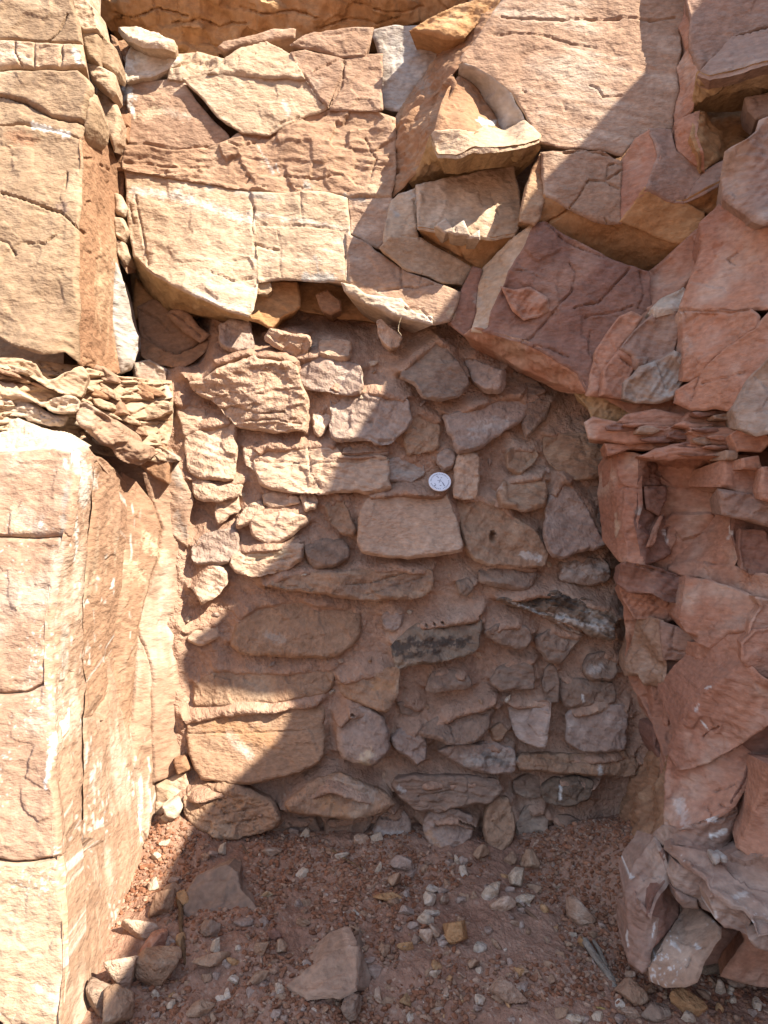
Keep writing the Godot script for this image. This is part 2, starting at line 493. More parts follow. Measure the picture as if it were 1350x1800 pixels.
# ---------------------------------------------------------------- the setting: three masses of cliff, each a set of blocks and ledges
func left_cliff() -> Array:
	var q := {"f": .004, "m": 2}
	var flat := {"f": .004, "u": .0018, "sp": .0015, "b": 4, "bd": .006}
	return [
		["rock_face", "tan", [0,0, 125,0, 133,30, 138,72, 80,73, 0,72], {"d": 1.80, "m": 2, "f": .003, "b": 6, "bd": .014}],
		["rock_band", "cream", [0,74, 58,74, 58,118, 0,121], {"d": 1.80, "m": 2, "f": .003, "s": .004, "sf": 60, "b": 4, "bd": .008}],
		["rock_band", "cream", [59,74, 100,75, 138,75, 146,118, 106,119, 60,118], {"d": 1.80, "m": 2, "f": .003, "s": .004, "sf": 60, "b": 4, "bd": .008}],
		["rock_block", "tan", [0,123, 60,120, 130,120, 148,134, 158,148, 152,172, 142,206, 133,206, 90,200, 50,178, 0,163], {"d": 1.785, "m": 2, "f": .004, "b": 8, "bd": .02}],
		["rock_block", "tan", [0,166, 50,181, 90,203, 135,209, 142,214, 140,238, 118,233, 70,219, 45,214, 0,222], {"d": 1.79, "f": .003, "gy": -.02, "b": 4, "bd": .008}],
		["rock_block", "tan", [0,222,1.785, 45,214,1.785, 70,219,1.785, 118,233,1.785, 142,240,1.785, 143,300,1.785, 140,420,1.78, 137,540,1.78, 135,632,1.80, 112,617,1.76, 75,620,1.74, 30,609,1.74, 0,592,1.75], {"e": 1, "f": .007, "fs": .2, "m": 0, "b": 5, "bd": .008, "sp": .002}],
		["+", "clay", [142,240,1.785, 158,215,1.84, 176,222,1.93, 190,240,1.98, 197,290,2.02, 196,420,2.02, 197,540,2.03, 205,655,2.06, 175,646,1.95, 137,634,1.82, 137,540,1.78, 140,420,1.78, 143,300,1.785], {"e": 1, "f": .006, "fs": .12, "m": 1, "b": 3, "bd": .003, "sp": .003}],
		["rock_block", "greyw", [196,440,2.03, 206,462,2.05, 220,500,2.07, 233,545,2.09, 247,590,2.11, 249,618,2.12, 232,652,2.12, 206,660,2.08, 200,600,2.05, 197,540,2.04], {"e": 1, "f": .008, "fs": .08, "r": .006, "b": 9, "bd": .03}],
		["rock_block", "cream", [127,0, 155,0, 168,14, 172,52, 150,54, 137,46], {"d": 1.89, "m": 2, "s": .006, "sf": 55, "sl": -.3, "b": 6, "bd": .02}],
		["rock_block", "tan", [142,52, 160,50, 172,60, 170,112, 150,105, 144,75], {"d": 1.90, "f": .006, "b": 8, "bd": .02}],
		["rock_block", "tan", [170,58, 186,62, 197,82, 200,118, 195,128, 172,112], {"d": 1.93, "f": .006, "b": 7, "bd": .02}],
		["rock_block", "cream", [150,106, 170,113, 195,130, 200,158, 190,168, 172,152, 160,140], {"d": 1.92, "f": .006, "s": .004, "b": 6, "bd": .02}],
		["rock_knob", "tan", [150,168, 160,158, 166,180, 161,214, 143,238, 141,214], {"d": 1.80, "f": .006, "b": 10, "bd": .03}],
		["rock_block", "cream", [160,128, 172,140, 192,164, 204,180, 210,198, 205,245, 196,262, 190,238, 166,200, 164,165], {"d": 1.97, "f": .005, "m": 2, "b": 6, "bd": .015}],
		["rubble_seam", "clay", [194,60, 205,70, 213,100, 216,140, 224,200, 224,260, 217,330, 215,400, 222,480, 205,452, 198,400, 197,300, 205,245, 210,195, 200,150, 196,110], {"d": 2.10, "f": .008, "fs": .05, "r": .012, "b": 3}],
		["rubble_stone", "cream", [199,338, 212,342, 222,360, 218,376, 202,372], {"d": 2.055, "f": .008, "b": 7, "bd": .02, "round": 1}],
		["rubble_stone", "cream", [198,378, 216,380, 224,402, 214,420, 200,412], {"d": 2.05, "f": .008, "b": 7, "bd": .02, "round": 1}],
		["rubble_stone", "cream", [201,418, 216,422, 222,446, 212,460, 202,445], {"d": 2.06, "f": .008, "b": 7, "bd": .02, "round": 1}],
		["rubble_stone", "clay", [202,200, 224,198, 226,222, 206,224], {"d": 2.06, "f": .006, "b": 3, "bd": .01}],
		["rubble_stone", "clay", [202,226, 226,224, 224,248, 204,246], {"d": 2.06, "f": .006, "b": 3, "bd": .01}],
		["rubble_stone", "clay", [200,250, 222,250, 220,300, 199,302], {"d": 2.065, "f": .006, "b": 3, "bd": .01}],
		# the ledge between the two storeys of the pillar
		["rock_backing", "peach", [140,770, 300,790, 335,880, 330,960, 240,900, 190,860], {"d": 2.12, "f": .008}],
		["ledge_core", "cream", [0,628, 60,630, 140,640, 210,660, 300,672, 300,760, 285,815, 200,800, 150,790, 60,760, 0,750], {"d": 1.90, "gx": .13, "f": .008, "fs": .06, "s": .018, "sf": 60, "sl": -.32, "r": .003, "m": 2, "b": 2, "st": 2.4}],
		["rock_flake", "cream", [0,630, 30,632, 58,634, 68,640, 74,656, 88,668, 111,655, 141,638, 156,655, 150,680, 141,698, 108,691, 83,680, 60,664, 30,652, 0,644], {"d": 1.76, "gx": .10, "f": .014, "fs": .055, "b": 1.8, "bd": .004, "th": .06, "round": 1, "rough": 2.2, "u": .0025, "sp": .003}],
		["rock_slab", "cream", [0,668, 25,673, 45,691, 76,708, 118,696, 139,708, 136,724, 96,726, 60,703, 33,696, 0,703], {"f": .014, "fs": .055, "d": 1.72, "gx": .03, "s": .008, "sf": 90, "sl": -.35, "m": 2, "b": 1.8, "bd": .004, "th": .14, "u": .0025, "sp": .003, "round": 1, "rough": 2.6}],
		["rock_slab", "pale", [0,706, 30,699, 58,708, 92,729, 120,730, 108,752, 70,742, 30,728, 0,728], {"f": .014, "fs": .055, "d": 1.74, "gx": .05, "s": .010, "sf": 110, "sl": -.3, "m": 2, "b": 1.8, "bd": .004, "th": .14, "u": .0025, "sp": .003, "round": 1, "rough": 2.6}],
		["rock_block", "peach", [134,711, 151,713, 186,731, 209,741, 227,776, 267,781, 270,804, 252,817, 214,812, 197,789, 164,776, 136,744], {"d": 1.84, "gx": .10, "gy": .05, "f": .014, "fs": .055, "s": .005, "sf": 70, "sl": -.3, "m": 2, "b": 1.8, "bd": .004, "th": .16, "round": 1, "rough": 2.4, "u": .0025, "sp": .003}],
		["rock_block", "tanred", [161,701, 166,693, 184,690, 209,703, 224,724, 202,731, 181,724], {"d": 1.95, "f": .007, "b": 5, "bd": .014, "th": .16}],
		["rock_slab", "cream", [212,697, 252,699, 297,708, 298,726, 277,734, 252,741, 234,726, 219,711], {"d": 2.03, "f": .014, "fs": .055, "s": .006, "sf": 80, "m": 2, "b": 1.8, "bd": .004, "th": .12, "u": .0025, "sp": .003, "round": 1, "rough": 2.6}],
		["rock_slab", "cream", [154,673, 174,668, 197,681, 209,701, 184,688, 156,688], {"d": 1.93, "f": .014, "fs": .055, "b": 1.8, "bd": .004, "th": .14, "u": .0025, "sp": .003, "round": 1, "rough": 2.6}],
		["rock_slab", "peach", [156,633, 171,638, 202,655, 206,669, 186,666, 161,653], {"d": 1.93, "f": .014, "fs": .055, "b": 1.8, "bd": .004, "th": .14, "u": .0025, "sp": .003, "round": 1, "rough": 2.6}],
		["rock_slab", "pale", [210,666, 239,663, 290,677, 299,698, 252,697, 212,694], {"d": 2.07, "gy": -.2, "f": .014, "fs": .055, "s": .008, "sf": 90, "m": 2, "b": 1.8, "bd": .004, "th": .1, "u": .0025, "sp": .003, "round": 1, "rough": 2.6}],
		["rock_block", "clay", [240,795, 268,800, 284,780, 296,800, 296,850, 262,835, 240,815], {"d": 2.06, "f": .007, "b": 4, "bd": .01, "th": .12}],
		["laminated_cap", "pale", [0,738,1.73, 33,731,1.73, 76,749,1.73, 113,761,1.74, 158,784,1.78, 134,793,1.67, 88,787,1.66, 50,785,1.66, 0,788,1.66], {"e": 1, "s": .010, "sf": 140, "sl": -.22, "m": 2, "f": .004, "b": 2, "bd": .004, "th": .14, "st": 2.2}],
		# lower storey, front
		["rock_face", "peach", [0,788,1.66, 50,785,1.66, 88,787,1.66, 134,793,1.66, 131,850,1.645, 122,935,1.625, 60,938,1.624, 0,940,1.624], {"e": 1, "f": .0045, "fs": .2, "b": 9, "bd": .016, "bn": 1.0, "fl": .04}],
		["rock_face", "peach", [0,942,1.623, 60,940,1.624, 121,937,1.625, 105,985,1.613, 93,1048,1.598, 90,1120,1.581, 88,1195,1.563, 60,1201,1.562, 40,1210,1.56, 0,1216,1.558], {"e": 1, "f": .0045, "fs": .18, "b": 9, "bd": .016, "bn": 1.0, "fl": .06}],
		["rock_face", "peach", [0,1219,1.558, 40,1213,1.559, 60,1205,1.561, 88,1198,1.563, 90,1270,1.546, 98,1350,1.527, 102,1420,1.51, 105,1500,1.49, 60,1511,1.488, 0,1512,1.488], {"e": 1, "f": .0045, "fs": .16, "b": 9, "bd": .016, "bn": 1.0, "fl": .04}],
		["rock_face", "cream", [0,1515,1.488, 60,1514,1.488, 106,1504,1.49, 110,1600,1.467, 115,1700,1.443, 108,1800,1.42, 0,1800,1.42], {"e": 1, "f": .0045, "fs": .18, "b": 9, "bd": .016, "bn": 1.0, "fl": .07}],
		# lower storey, the side that runs back to the wall
		["rock_flank", "peach", [134,793,1.66, 160,784,1.74, 170,806,1.78, 164,890,1.78, 157,970,1.76, 149,1070,1.74, 150,1150,1.74, 158,1200,1.76, 150,1260,1.72, 150,1400,1.70, 150,1500,1.66, 105,1500,1.49, 102,1420,1.51, 98,1350,1.527, 90,1270,1.546, 88,1195,1.563, 90,1120,1.581, 93,1048,1.598, 105,985,1.613, 122,935,1.625, 131,850,1.645], {"e": 1, "f": .0045, "fs": .09, "m": 1, "b": 7, "bd": .012, "bn": 1.0, "fl": .08}],
		["rock_flank", "tanred", [170,806,1.78, 190,815,1.85, 216,838,1.93, 218,900,1.93, 208,980,1.92, 192,1090,1.90, 188,1150,1.90, 192,1200,1.92, 185,1225,1.90, 160,1260,1.78, 150,1260,1.72, 158,1200,1.76, 150,1150,1.74, 149,1070,1.74, 157,970,1.76, 164,890,1.78], {"e": 1, "f": .0045, "fs": .1, "m": 1, "b": 3, "bd": .004, "fl": .03}],
		["rock_flank", "tanred", [218,828,1.97, 245,848,2.02, 268,880,2.06, 285,930,2.08, 270,1000,2.06, 245,1100,2.03, 238,1160,2.03, 232,1230,2.03, 230,1335,2.0, 222,1290,1.99, 210,1230,1.97, 190,1150,1.94, 194,1090,1.94, 209,980,1.96, 219,900,1.97], {"e": 1, "f": .0045, "fs": .1, "m": 1, "b": 3, "bd": .005, "fl": .04}],
		["rock_flank", "peach", [250,830,2.06, 285,820,2.10, 300,835,2.12, 330,880,2.15, 330,1000,2.155, 322,1150,2.155, 321,1362,2.15, 272,1377,2.08, 270,1300,2.075, 272,1200,2.075, 262,1150,2.065, 246,1100,2.05, 271,1000,2.08, 286,930,2.10, 268,878,2.08], {"e": 1, "f": .0045, "fs": .12, "m": 1, "b": 4, "bd": .01}],
		["rock_flank", "peach", [236,1232,2.045, 245,1108,2.05, 262,1152,2.065, 272,1200,2.075, 270,1300,2.075, 271,1380,2.075, 262,1480,2.05, 247,1455,2.025, 234,1345,2.0], {"e": 1, "f": .0045, "fs": .1, "m": 1, "b": 4, "bd": .008, "fl": .03}],
		["rock_flank", "peach", [160,1260,1.78, 185,1225,1.90, 192,1200,1.92, 189,1150,1.91, 196,1160,1.95, 212,1230,1.975, 222,1290,1.98, 232,1340,2.0, 246,1455,2.02, 258,1495,2.04, 276,1545,2.05, 240,1640,1.88, 195,1740,1.70, 165,1830,1.53, 108,1830,1.41, 115,1700,1.443, 110,1600,1.467, 105,1500,1.49, 150,1500,1.66, 150,1400,1.70, 150,1260,1.72], {"e": 1, "noext": 1, "f": .004, "fs": .16, "u": .002, "sp": .001, "m": 1, "b": 2, "bd": .003, "fl": .15}],
		["rock_block", "cream", [272,1378, 322,1362, 334,1392, 312,1420, 302,1460, 282,1530, 262,1490], {"d": 2.11, "f": .008, "fs": .06, "r": .008, "b": 6, "bd": .02}],
		["rubble_stone", "pale", [280,1418, 300,1412, 312,1428, 304,1444, 284,1440], {"d": 2.04, "f": .008, "b": 7, "bd": .02, "round": 1}],
		["rubble_stone", "clay", [300,1340, 322,1336, 330,1358, 308,1368], {"d": 2.09, "f": .008, "b": 5, "bd": .02, "round": 1}],
	]


func plates(list: Array, n: int, sd: int, x0: float, x1: float, top: Callable, bot: Callable, slope: float, wide: Vector2, high: Vector2, depth: Callable, pals: Array) -> void:
	# thin broken plates of a laminated ledge
	var rng := RandomNumberGenerator.new()
	rng.seed = sd
	for k in n:
		var x := rng.randf_range(x0, x1)
		var y: float = lerpf(top.call(x), bot.call(x), rng.randf())
		var w := rng.randf_range(wide.x, wide.y) * 0.5
		var h := rng.randf_range(high.x, high.y) * 0.5
		var pts := []
		for e in [[-1, -.3], [-.5, -1], [.3, -.9], [.9, -.6], [1, .3], [.4, .9], [-.3, 1], [-.9, .6]]:
			var ex: float = e[0] * w * rng.randf_range(.8, 1.15)
			pts.append_array([x + ex, y + ex * slope + e[1] * h * rng.randf_range(.7, 1.2)])
		list.append(["rock_plate", pals[rng.randi() % pals.size()], pts, {"d": depth.call(x) - rng.randf_range(0, .03), "gx": rng.randf_range(-.03, .05), "noext": 1, "f": .005, "fs": .05, "s": .004, "sf": 110, "sl": -slope, "m": 2, "b": 1.8, "bd": .004, "th": .09, "st": 2.2}])


func upper_cliff() -> Array:
	return [
		["overhang_roof", "brown", [165,-90,2.03, 420,-90,2.03, 700,-90,2.03, 905,-90,2.0, 850,20,2.06, 800,45,2.12, 735,44,2.16, 690,60,2.18, 520,85,2.2, 380,92,2.2, 290,95,2.22, 205,66,2.22, 168,12,2.1], {"e": 1, "noext": 1, "f": .030, "fs": .13, "m": 0, "b": 2, "sp": .010, "u": .006}],
		["gap_back", "brown", [160,-20, 700,30, 700,110, 200,130, 170,60], {"d": 2.52, "noext": 1, "r": .01, "st": 5}],
		["shelf_slab", "pale", [216,130, 221,97, 236,76, 262,74, 290,78, 312,92, 313,108, 262,127, 220,139], {"d": 2.065, "gy": -.05, "f": .006, "s": .006, "sf": 55, "b": 5, "bd": .02, "th": .2}],
		["shelf_slab", "cream", [383,118, 398,101, 430,82, 470,72, 505,90, 522,106, 534,133, 480,132, 430,126, 365,128], {"d": 2.05, "gy": -.04, "m": 2, "f": .005, "s": .007, "sf": 60, "sl": -.2, "b": 5, "bd": .014, "th": .2}],
		["shelf_slab", "peach", [388,82, 400,72, 480,52, 516,50, 515,63, 470,71, 430,79, 400,90], {"d": 2.09, "f": .004, "b": 3, "bd": .01, "th": .25}],
		["shelf_slab", "peach", [512,76, 540,58, 600,52, 655,48, 651,80, 641,98, 600,96, 560,84], {"d": 2.05, "f": .006, "m": 2, "s": .003, "b": 5, "bd": .014, "th": .25}],
		["shelf_slab", "clay", [205,74, 232,70, 240,86, 226,100, 214,110], {"d": 2.12, "f": .006, "b": 5, "bd": .02, "th": .25}],
		["shelf_slab", "brown", [328,94, 334,80, 350,74, 374,75, 382,94], {"d": 2.2, "f": .008, "b": 6, "bd": .02, "th": .2}],
		["shelf_rubble", "cream", [296,134, 300,112, 318,92, 340,92, 400,104, 385,120, 350,124, 318,136], {"d": 2.08, "gy": -.08, "f": .01, "fs": .05, "r": .02, "s": .008, "sf": 70, "b": 3, "th": .2}],
		["rock_panel", "peach", [219,141, 318,139, 326,154, 350,190, 395,238, 396,245, 370,251, 300,256, 222,255, 227,205], {"d": 2.075, "f": .004, "fs": .2, "grow": 4.0, "b": 2.5, "bd": .004}],
		["rock_shield", "cream", [319,136, 360,128, 430,130, 532,138, 577,186, 520,211, 475,232, 425,231, 395,217, 352,166], {"d": 2.052, "gx": .004, "f": .003, "m": 2, "u": .0015, "grow": 4.0, "b": 2.5, "bd": .004, "th": .09}],
		["rock_panel", "peach", [513,91, 540,86, 590,100, 606,106, 592,140, 577,182, 558,163, 536,132], {"d": 2.05, "f": .006, "grow": 4.0, "b": 2.5, "bd": .004}],
		["rock_panel", "peach", [609,106, 641,100, 672,99, 668,186, 656,191, 582,188, 596,143], {"d": 2.055, "f": .003, "grow": 4.0, "b": 2.5, "bd": .004}],
		["rock_panel", "rust", [222,257, 300,258, 370,253, 397,247, 430,233, 475,234, 522,213, 580,190, 656,193, 690,205, 692,290, 686,346, 610,346, 560,337, 500,336, 420,327, 365,320, 300,309, 221,300], {"d": 2.062, "f": .007, "fs": .1, "sp": .006, "s": .004, "sf": 40, "grow": 4.0, "b": 2.5, "bd": .004}],
		["rock_block", "cream", [221,301,2.075, 300,310,2.075, 365,321,2.075, 442,334,2.07, 444,364,2.06, 446,395,2.05, 449,490,2.04, 441,540,2.02, 430,554,2.02, 400,547,2.02, 350,526,2.025, 322,512,2.03, 290,495,2.04, 256,474,2.06, 234,450,2.08, 228,400,2.075], {"e": 1, "f": .006, "fs": .2, "m": 2, "sp": .003, "b": 4, "bd": .008, "th": .03}],
		["+", "yellow", [234,450,2.08, 256,474,2.06, 290,495,2.04, 322,512,2.03, 350,526,2.025, 400,547,2.02, 430,554,2.02, 436,560,2.05, 405,560,2.13, 345,552,2.2, 300,545,2.25, 262,515,2.25, 240,475,2.2], {"e": 1, "f": .008, "fs": .05, "r": .008, "b": 2, "bd": .002, "th": .1}],
		["rock_block", "cream", [442,335, 500,338, 560,339, 611,347, 613,408, 609,498, 560,496, 515,492, 452,492, 447,395, 444,362], {"d": 2.058, "m": 2, "f": .006, "fs": .2, "s": .002, "sf": 40, "b": 3, "bd": .005, "th": .16, "grow": 2}],
		["rock_block", "peach", [614,348, 686,348, 690,352, 676,420, 666,430, 650,424, 616,408], {"d": 2.065, "f": .005, "b": 3, "bd": .008, "th": .12}],
		["rock_block", "peach", [609,412, 648,426, 700,468, 740,488, 806,512, 800,532, 787,560, 762,566, 720,550, 690,545, 640,522, 611,506], {"d": 2.05, "gx": -.004, "f": .004, "b": 4, "bd": .01, "th": .16}],
		["rock_lip", "pale", [598,498, 625,500, 650,512, 700,522, 725,545, 756,552, 758,566, 735,562, 690,548, 640,528, 604,510], {"d": 2.03, "f": .008, "fs": .05, "r": .006, "b": 6, "bd": .02, "th": .2}],
		["rock_inner", "brown", [238,486, 262,515, 300,545, 345,552, 300,560, 275,575, 262,560, 240,560], {"d": 2.24, "f": .008, "b": 4}],
		["rock_inner", "tanred", [247,540, 275,525, 300,546, 330,560, 348,600, 310,622, 270,610, 248,590], {"d": 2.23, "f": .006, "b": 5, "bd": .02}],
		["rock_inner", "tanred", [296,553, 305,545, 318,543, 332,556, 346,574, 363,587, 346,598, 322,580], {"d": 2.19, "f": .005, "b": 6, "bd": .02}],
		["rock_inner", "clay", [246,590, 275,606, 310,622, 350,600, 366,590, 350,620, 320,645, 280,640, 252,625], {"d": 2.19, "gy": -.12, "f": .012, "fs": .05, "s": .008, "b": 3, "round": 1, "rough": 2.5}],
		["rock_inner", "tan", [228,470, 248,490, 252,560, 248,640, 236,650, 240,600, 236,550, 230,510], {"d": 2.3}],
		["rock_inner", "grey", [236,640, 262,636, 288,652, 286,672, 250,676, 234,664], {"d": 2.14, "f": .01, "fs": .05, "r": .008, "b": 8, "bd": .03}],
		["rock_inner", "brown", [449,494, 518,496, 523,540, 512,548, 490,556, 478,574, 455,566, 438,563], {"d": 2.12, "gx": .03, "f": .005, "b": 4, "bd": .01, "th": .12}],
		["rock_inner", "tan", [452,492, 471,492, 472,508, 466,513, 453,512], {"d": 2.07, "b": 3, "f": .003}],
		["rock_inner", "brown", [520,497, 560,498, 606,504, 640,524, 700,548, 690,570, 600,560, 524,545], {"d": 2.22, "f": .01, "b": 4, "th": .1}],
		["rock_inner", "clay", [552,520, 572,512, 594,530, 598,546, 580,552, 566,546], {"d": 2.13, "f": .008, "b": 6, "bd": .02, "th": .14}],
		# crumbling seam beside the great slab
		["gravelly_face", "greyw", [652,56, 690,48, 735,42, 772,30, 780,60, 762,108, 728,150, 702,192, 668,187, 673,110], {"d": 2.085, "gx": -.02, "f": .005, "r": .006, "u": .004, "b": 3}],
		["crumbling_seam", "clay", [772,28,2.08, 800,20,2.02, 882,-40,1.96, 878,5,1.94, 868,22,1.94, 845,60,1.94, 816,96,1.94, 800,122,1.94, 792,135,1.95, 772,160,1.98, 738,190,2.03, 700,216,2.07, 692,203,2.09, 722,158,2.09, 762,108,2.09, 780,60,2.09], {"e": 1, "noext": 1, "f": .012, "fs": .07, "r": .010, "s": .006, "sf": 50, "b": 2}],
		["crumbling_face", "clay", [692,205,2.09, 702,216,2.07, 738,190,2.03, 772,160,1.98, 792,135,1.95, 800,150,1.93, 776,205,1.93, 760,238,1.93, 757,266,1.94, 742,292,2.0, 712,322,2.06, 690,346,2.08, 688,300,2.09], {"e": 1, "f": .016, "fs": .08, "r": .012, "sp": .006, "b": 2}],
		["roof_lobe", "brown", [725,50, 760,30, 772,24, 800,8, 830,0, 880,0, 868,16, 835,40, 815,60, 796,66, 775,62], {"d": 1.96, "gx": -.02, "f": .014, "fs": .1, "b": 14, "bd": .05, "th": .3}],
		# the great slab
		["great_slab", "peach", [882,0, 1204,0, 1200,34, 1193,60, 1198,92, 1190,116, 1190,156, 1182,194, 1178,226, 1160,231, 1138,224, 1112,240, 1090,266, 1050,259, 1000,256, 946,248, 940,238, 925,202, 905,166, 862,136, 822,116, 812,110, 818,95, 846,60, 868,22], {"d": 1.93, "gx": -.006, "f": .004, "fs": .3, "u": .0014, "m": 2, "sp": .0012, "grow": 4.0, "b": 2.5, "bd": .004}],
		["broken_nose", "greyw", [808,117,1.93, 822,116,1.925, 862,136,1.925, 896,166,1.925, 918,214,1.93, 900,222,1.97, 880,226,1.98, 870,205,2.0, 842,158,1.985, 808,137,1.955], {"e": 1, "f": .003, "b": 2, "bd": .002, "sp": .001}],
		["+", "clay", [808,137,1.955, 842,158,1.985, 870,205,2.0, 880,226,1.98, 850,222,1.90, 832,232,1.875, 800,226,1.87, 764,226,1.88, 774,200,1.90, 790,162,1.935], {"e": 1, "f": .009, "fs": .07, "b": 2, "bd": .002, "th": .0}],
		["+", "cream", [757,232,1.89, 764,226,1.88, 800,226,1.87, 832,232,1.875, 850,222,1.90, 880,226,1.98, 900,222,1.97, 918,214,1.93, 948,238,1.91, 944,248,1.88, 905,262,1.855, 865,265,1.85, 835,262,1.85, 800,274,1.86, 770,269,1.87], {"e": 1, "f": .009, "fs": .06, "r": .004, "b": 3, "bd": .006, "th": .0}],
		["+", "yellow", [757,234,1.89, 770,269,1.87, 800,274,1.86, 835,262,1.85, 865,265,1.85, 905,262,1.855, 944,248,1.88, 946,262,1.93, 938,284,2.02, 905,292,2.04, 842,302,2.04, 775,304,2.05, 722,322,2.07, 740,296,2.0], {"e": 1, "f": .012, "fs": .05, "r": .012, "b": 2, "bd": .003, "th": .1}],
		["sheltered_block", "cream", [736,326,2.03, 800,313,2.03, 905,290,2.04, 911,340,2.03, 913,398,2.01, 904,416,2.0, 862,420,2.0, 800,410,2.0, 740,402,2.0, 737,370,2.02], {"e": 1, "f": .008, "fs": .12, "m": 1, "b": 4, "bd": .008, "th": .03}],
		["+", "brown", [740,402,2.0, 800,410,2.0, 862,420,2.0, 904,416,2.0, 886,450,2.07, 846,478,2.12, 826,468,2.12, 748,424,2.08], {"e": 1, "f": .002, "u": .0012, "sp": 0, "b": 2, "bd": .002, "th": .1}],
		["sheltered_block", "cream", [688,356,2.06, 702,344,2.06, 735,330,2.05, 733,400,2.02, 740,422,2.04, 690,414,2.0, 672,430,2.01, 680,390,2.03], {"e": 1, "f": .006, "m": 1, "b": 4, "bd": .01, "th": .03}],
		["+", "cream", [666,433,2.01, 690,414,2.0, 745,424,2.04, 826,470,2.1, 810,502,2.1, 772,493,2.07, 712,469,2.04], {"e": 1, "f": .004, "u": .0014, "sp": .001, "b": 3, "bd": .004, "th": .12}],
		["fresh_chip", "pale", [768,396, 785,382, 796,400, 784,406], {"d": 1.96, "f": .004, "b": 3, "bd": .01}],
		["fresh_chip", "pale", [790,404, 812,386, 826,412, 800,408], {"d": 1.955, "f": .004, "b": 3, "bd": .01}],
		["fresh_chip", "pale", [820,416, 841,403, 841,418], {"d": 1.96, "f": .004, "b": 3, "bd": .01}],
		["ridge_face", "maroon", [829,470, 845,476, 840,500, 836,545, 826,580, 816,587, 787,563, 806,519], {"d": 2.05, "gx": -.04, "f": .006, "b": 3, "bd": .008}],
		["ridge_face", "cream", [846,474,2.06, 894,426,2.0, 937,394,1.95, 926,431,1.955, 900,475,1.965, 880,519,1.975, 864,553,1.985, 861,574,1.99, 847,582,2.0, 828,580,2.02, 837,545,2.03, 841,500,2.05], {"e": 1, "f": .008, "fs": .08, "b": 3, "bd": .006}],
		["split_block", "peach", [953,268, 1000,263, 1050,265, 1090,279, 1089,391, 1045,385, 995,360, 962,342], {"d": 1.92, "f": .004, "b": 4, "bd": .008, "th": .03}],
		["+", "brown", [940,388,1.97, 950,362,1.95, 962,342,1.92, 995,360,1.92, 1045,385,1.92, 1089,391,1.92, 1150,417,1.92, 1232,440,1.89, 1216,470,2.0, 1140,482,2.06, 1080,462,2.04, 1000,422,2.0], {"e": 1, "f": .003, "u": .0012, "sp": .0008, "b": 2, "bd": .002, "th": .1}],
		["split_block", "clay", [914,388, 925,340, 936,300, 949,270, 961,340, 950,382, 940,394, 930,390], {"d": 1.93, "f": .008, "fs": .06, "b": 5, "bd": .02, "th": .12}],
		["canted_block", "orange", [1091,277,1.93, 1114,241,1.90, 1140,223,1.88, 1156,272,1.855, 1135,332,1.855, 1089,391,1.92], {"e": 1, "f": .006, "fs": .1, "b": 3, "bd": .004, "th": .04}],
		["+", "mauve", [1140,223,1.88, 1180,228,1.88, 1187,264,1.86, 1238,300,1.85, 1218,335,1.855, 1200,355,1.86, 1170,347,1.86, 1135,332,1.855, 1156,272,1.855], {"e": 1, "f": .005, "b": 3, "bd": .004, "th": .04}],
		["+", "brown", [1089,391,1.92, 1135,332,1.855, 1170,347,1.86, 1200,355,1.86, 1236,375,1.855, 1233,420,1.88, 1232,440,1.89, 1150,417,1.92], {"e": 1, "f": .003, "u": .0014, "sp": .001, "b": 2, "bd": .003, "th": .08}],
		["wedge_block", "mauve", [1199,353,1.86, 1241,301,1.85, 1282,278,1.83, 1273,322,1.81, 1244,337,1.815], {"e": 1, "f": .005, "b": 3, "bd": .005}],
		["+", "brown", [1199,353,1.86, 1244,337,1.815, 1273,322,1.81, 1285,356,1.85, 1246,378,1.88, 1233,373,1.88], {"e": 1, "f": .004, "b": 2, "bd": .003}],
		["edge_ribbon", "orange", [1202,-40,1.92, 1212,16,1.90, 1216,34,1.88, 1216,86,1.86, 1224,109,1.85, 1219,145,1.85, 1214,187,1.86, 1179,225,1.92, 1182,192,1.92, 1191,156,1.92, 1191,114,1.92, 1206,91,1.91, 1191,57,1.92, 1199,34,1.92], {"e": 1, "noext": 1, "f": .008, "fs": .07, "b": 3, "bd": .008}],
		["rock_face", "mauve", [1206,0, 1350,0, 1350,50, 1300,60, 1280,72, 1260,110, 1232,132, 1224,109, 1216,86, 1215,34], {"d": 1.84, "gx": -.03, "f": .006, "b": 4, "bd": .01}],
		["jutting_ledge", "mauve", [1226,127,1.76, 1259,91,1.80, 1288,62,1.80, 1350,48,1.76, 1350,112,1.66, 1298,127,1.70, 1246,137,1.74], {"e": 1, "f": .007, "m": 2, "b": 3, "bd": .005, "th": .05}],
		["+", "yellow", [1226,127,1.76, 1246,137,1.74, 1298,127,1.70, 1350,112,1.66, 1350,172,1.86, 1310,168,1.86, 1250,166,1.84, 1218,190,1.88, 1222,150,1.82], {"e": 1, "f": .012, "fs": .05, "r": .014, "s": .006, "sf": 40, "b": 2, "bd": .002}],
		["hollow_back", "brown", [1210,178, 1310,160, 1350,165, 1350,215, 1325,250, 1290,270, 1262,260, 1230,205], {"d": 1.96, "gy": -.1, "f": .014, "fs": .06, "r": .012, "b": 3}],
		["rock_cube", "orange", [1184,216,1.87, 1206,203,1.84, 1228,193,1.84, 1222,235,1.80, 1232,265,1.80, 1238,300,1.84, 1210,280,1.85, 1187,262,1.87], {"e": 1, "f": .005, "b": 3, "bd": .006}],
		["+", "brown", [1228,193,1.84, 1246,198,1.87, 1270,233,1.90, 1277,275,1.90, 1238,300,1.84, 1232,265,1.80, 1222,235,1.80], {"e": 1, "f": .010, "fs": .06, "b": 3, "bd": .006}],
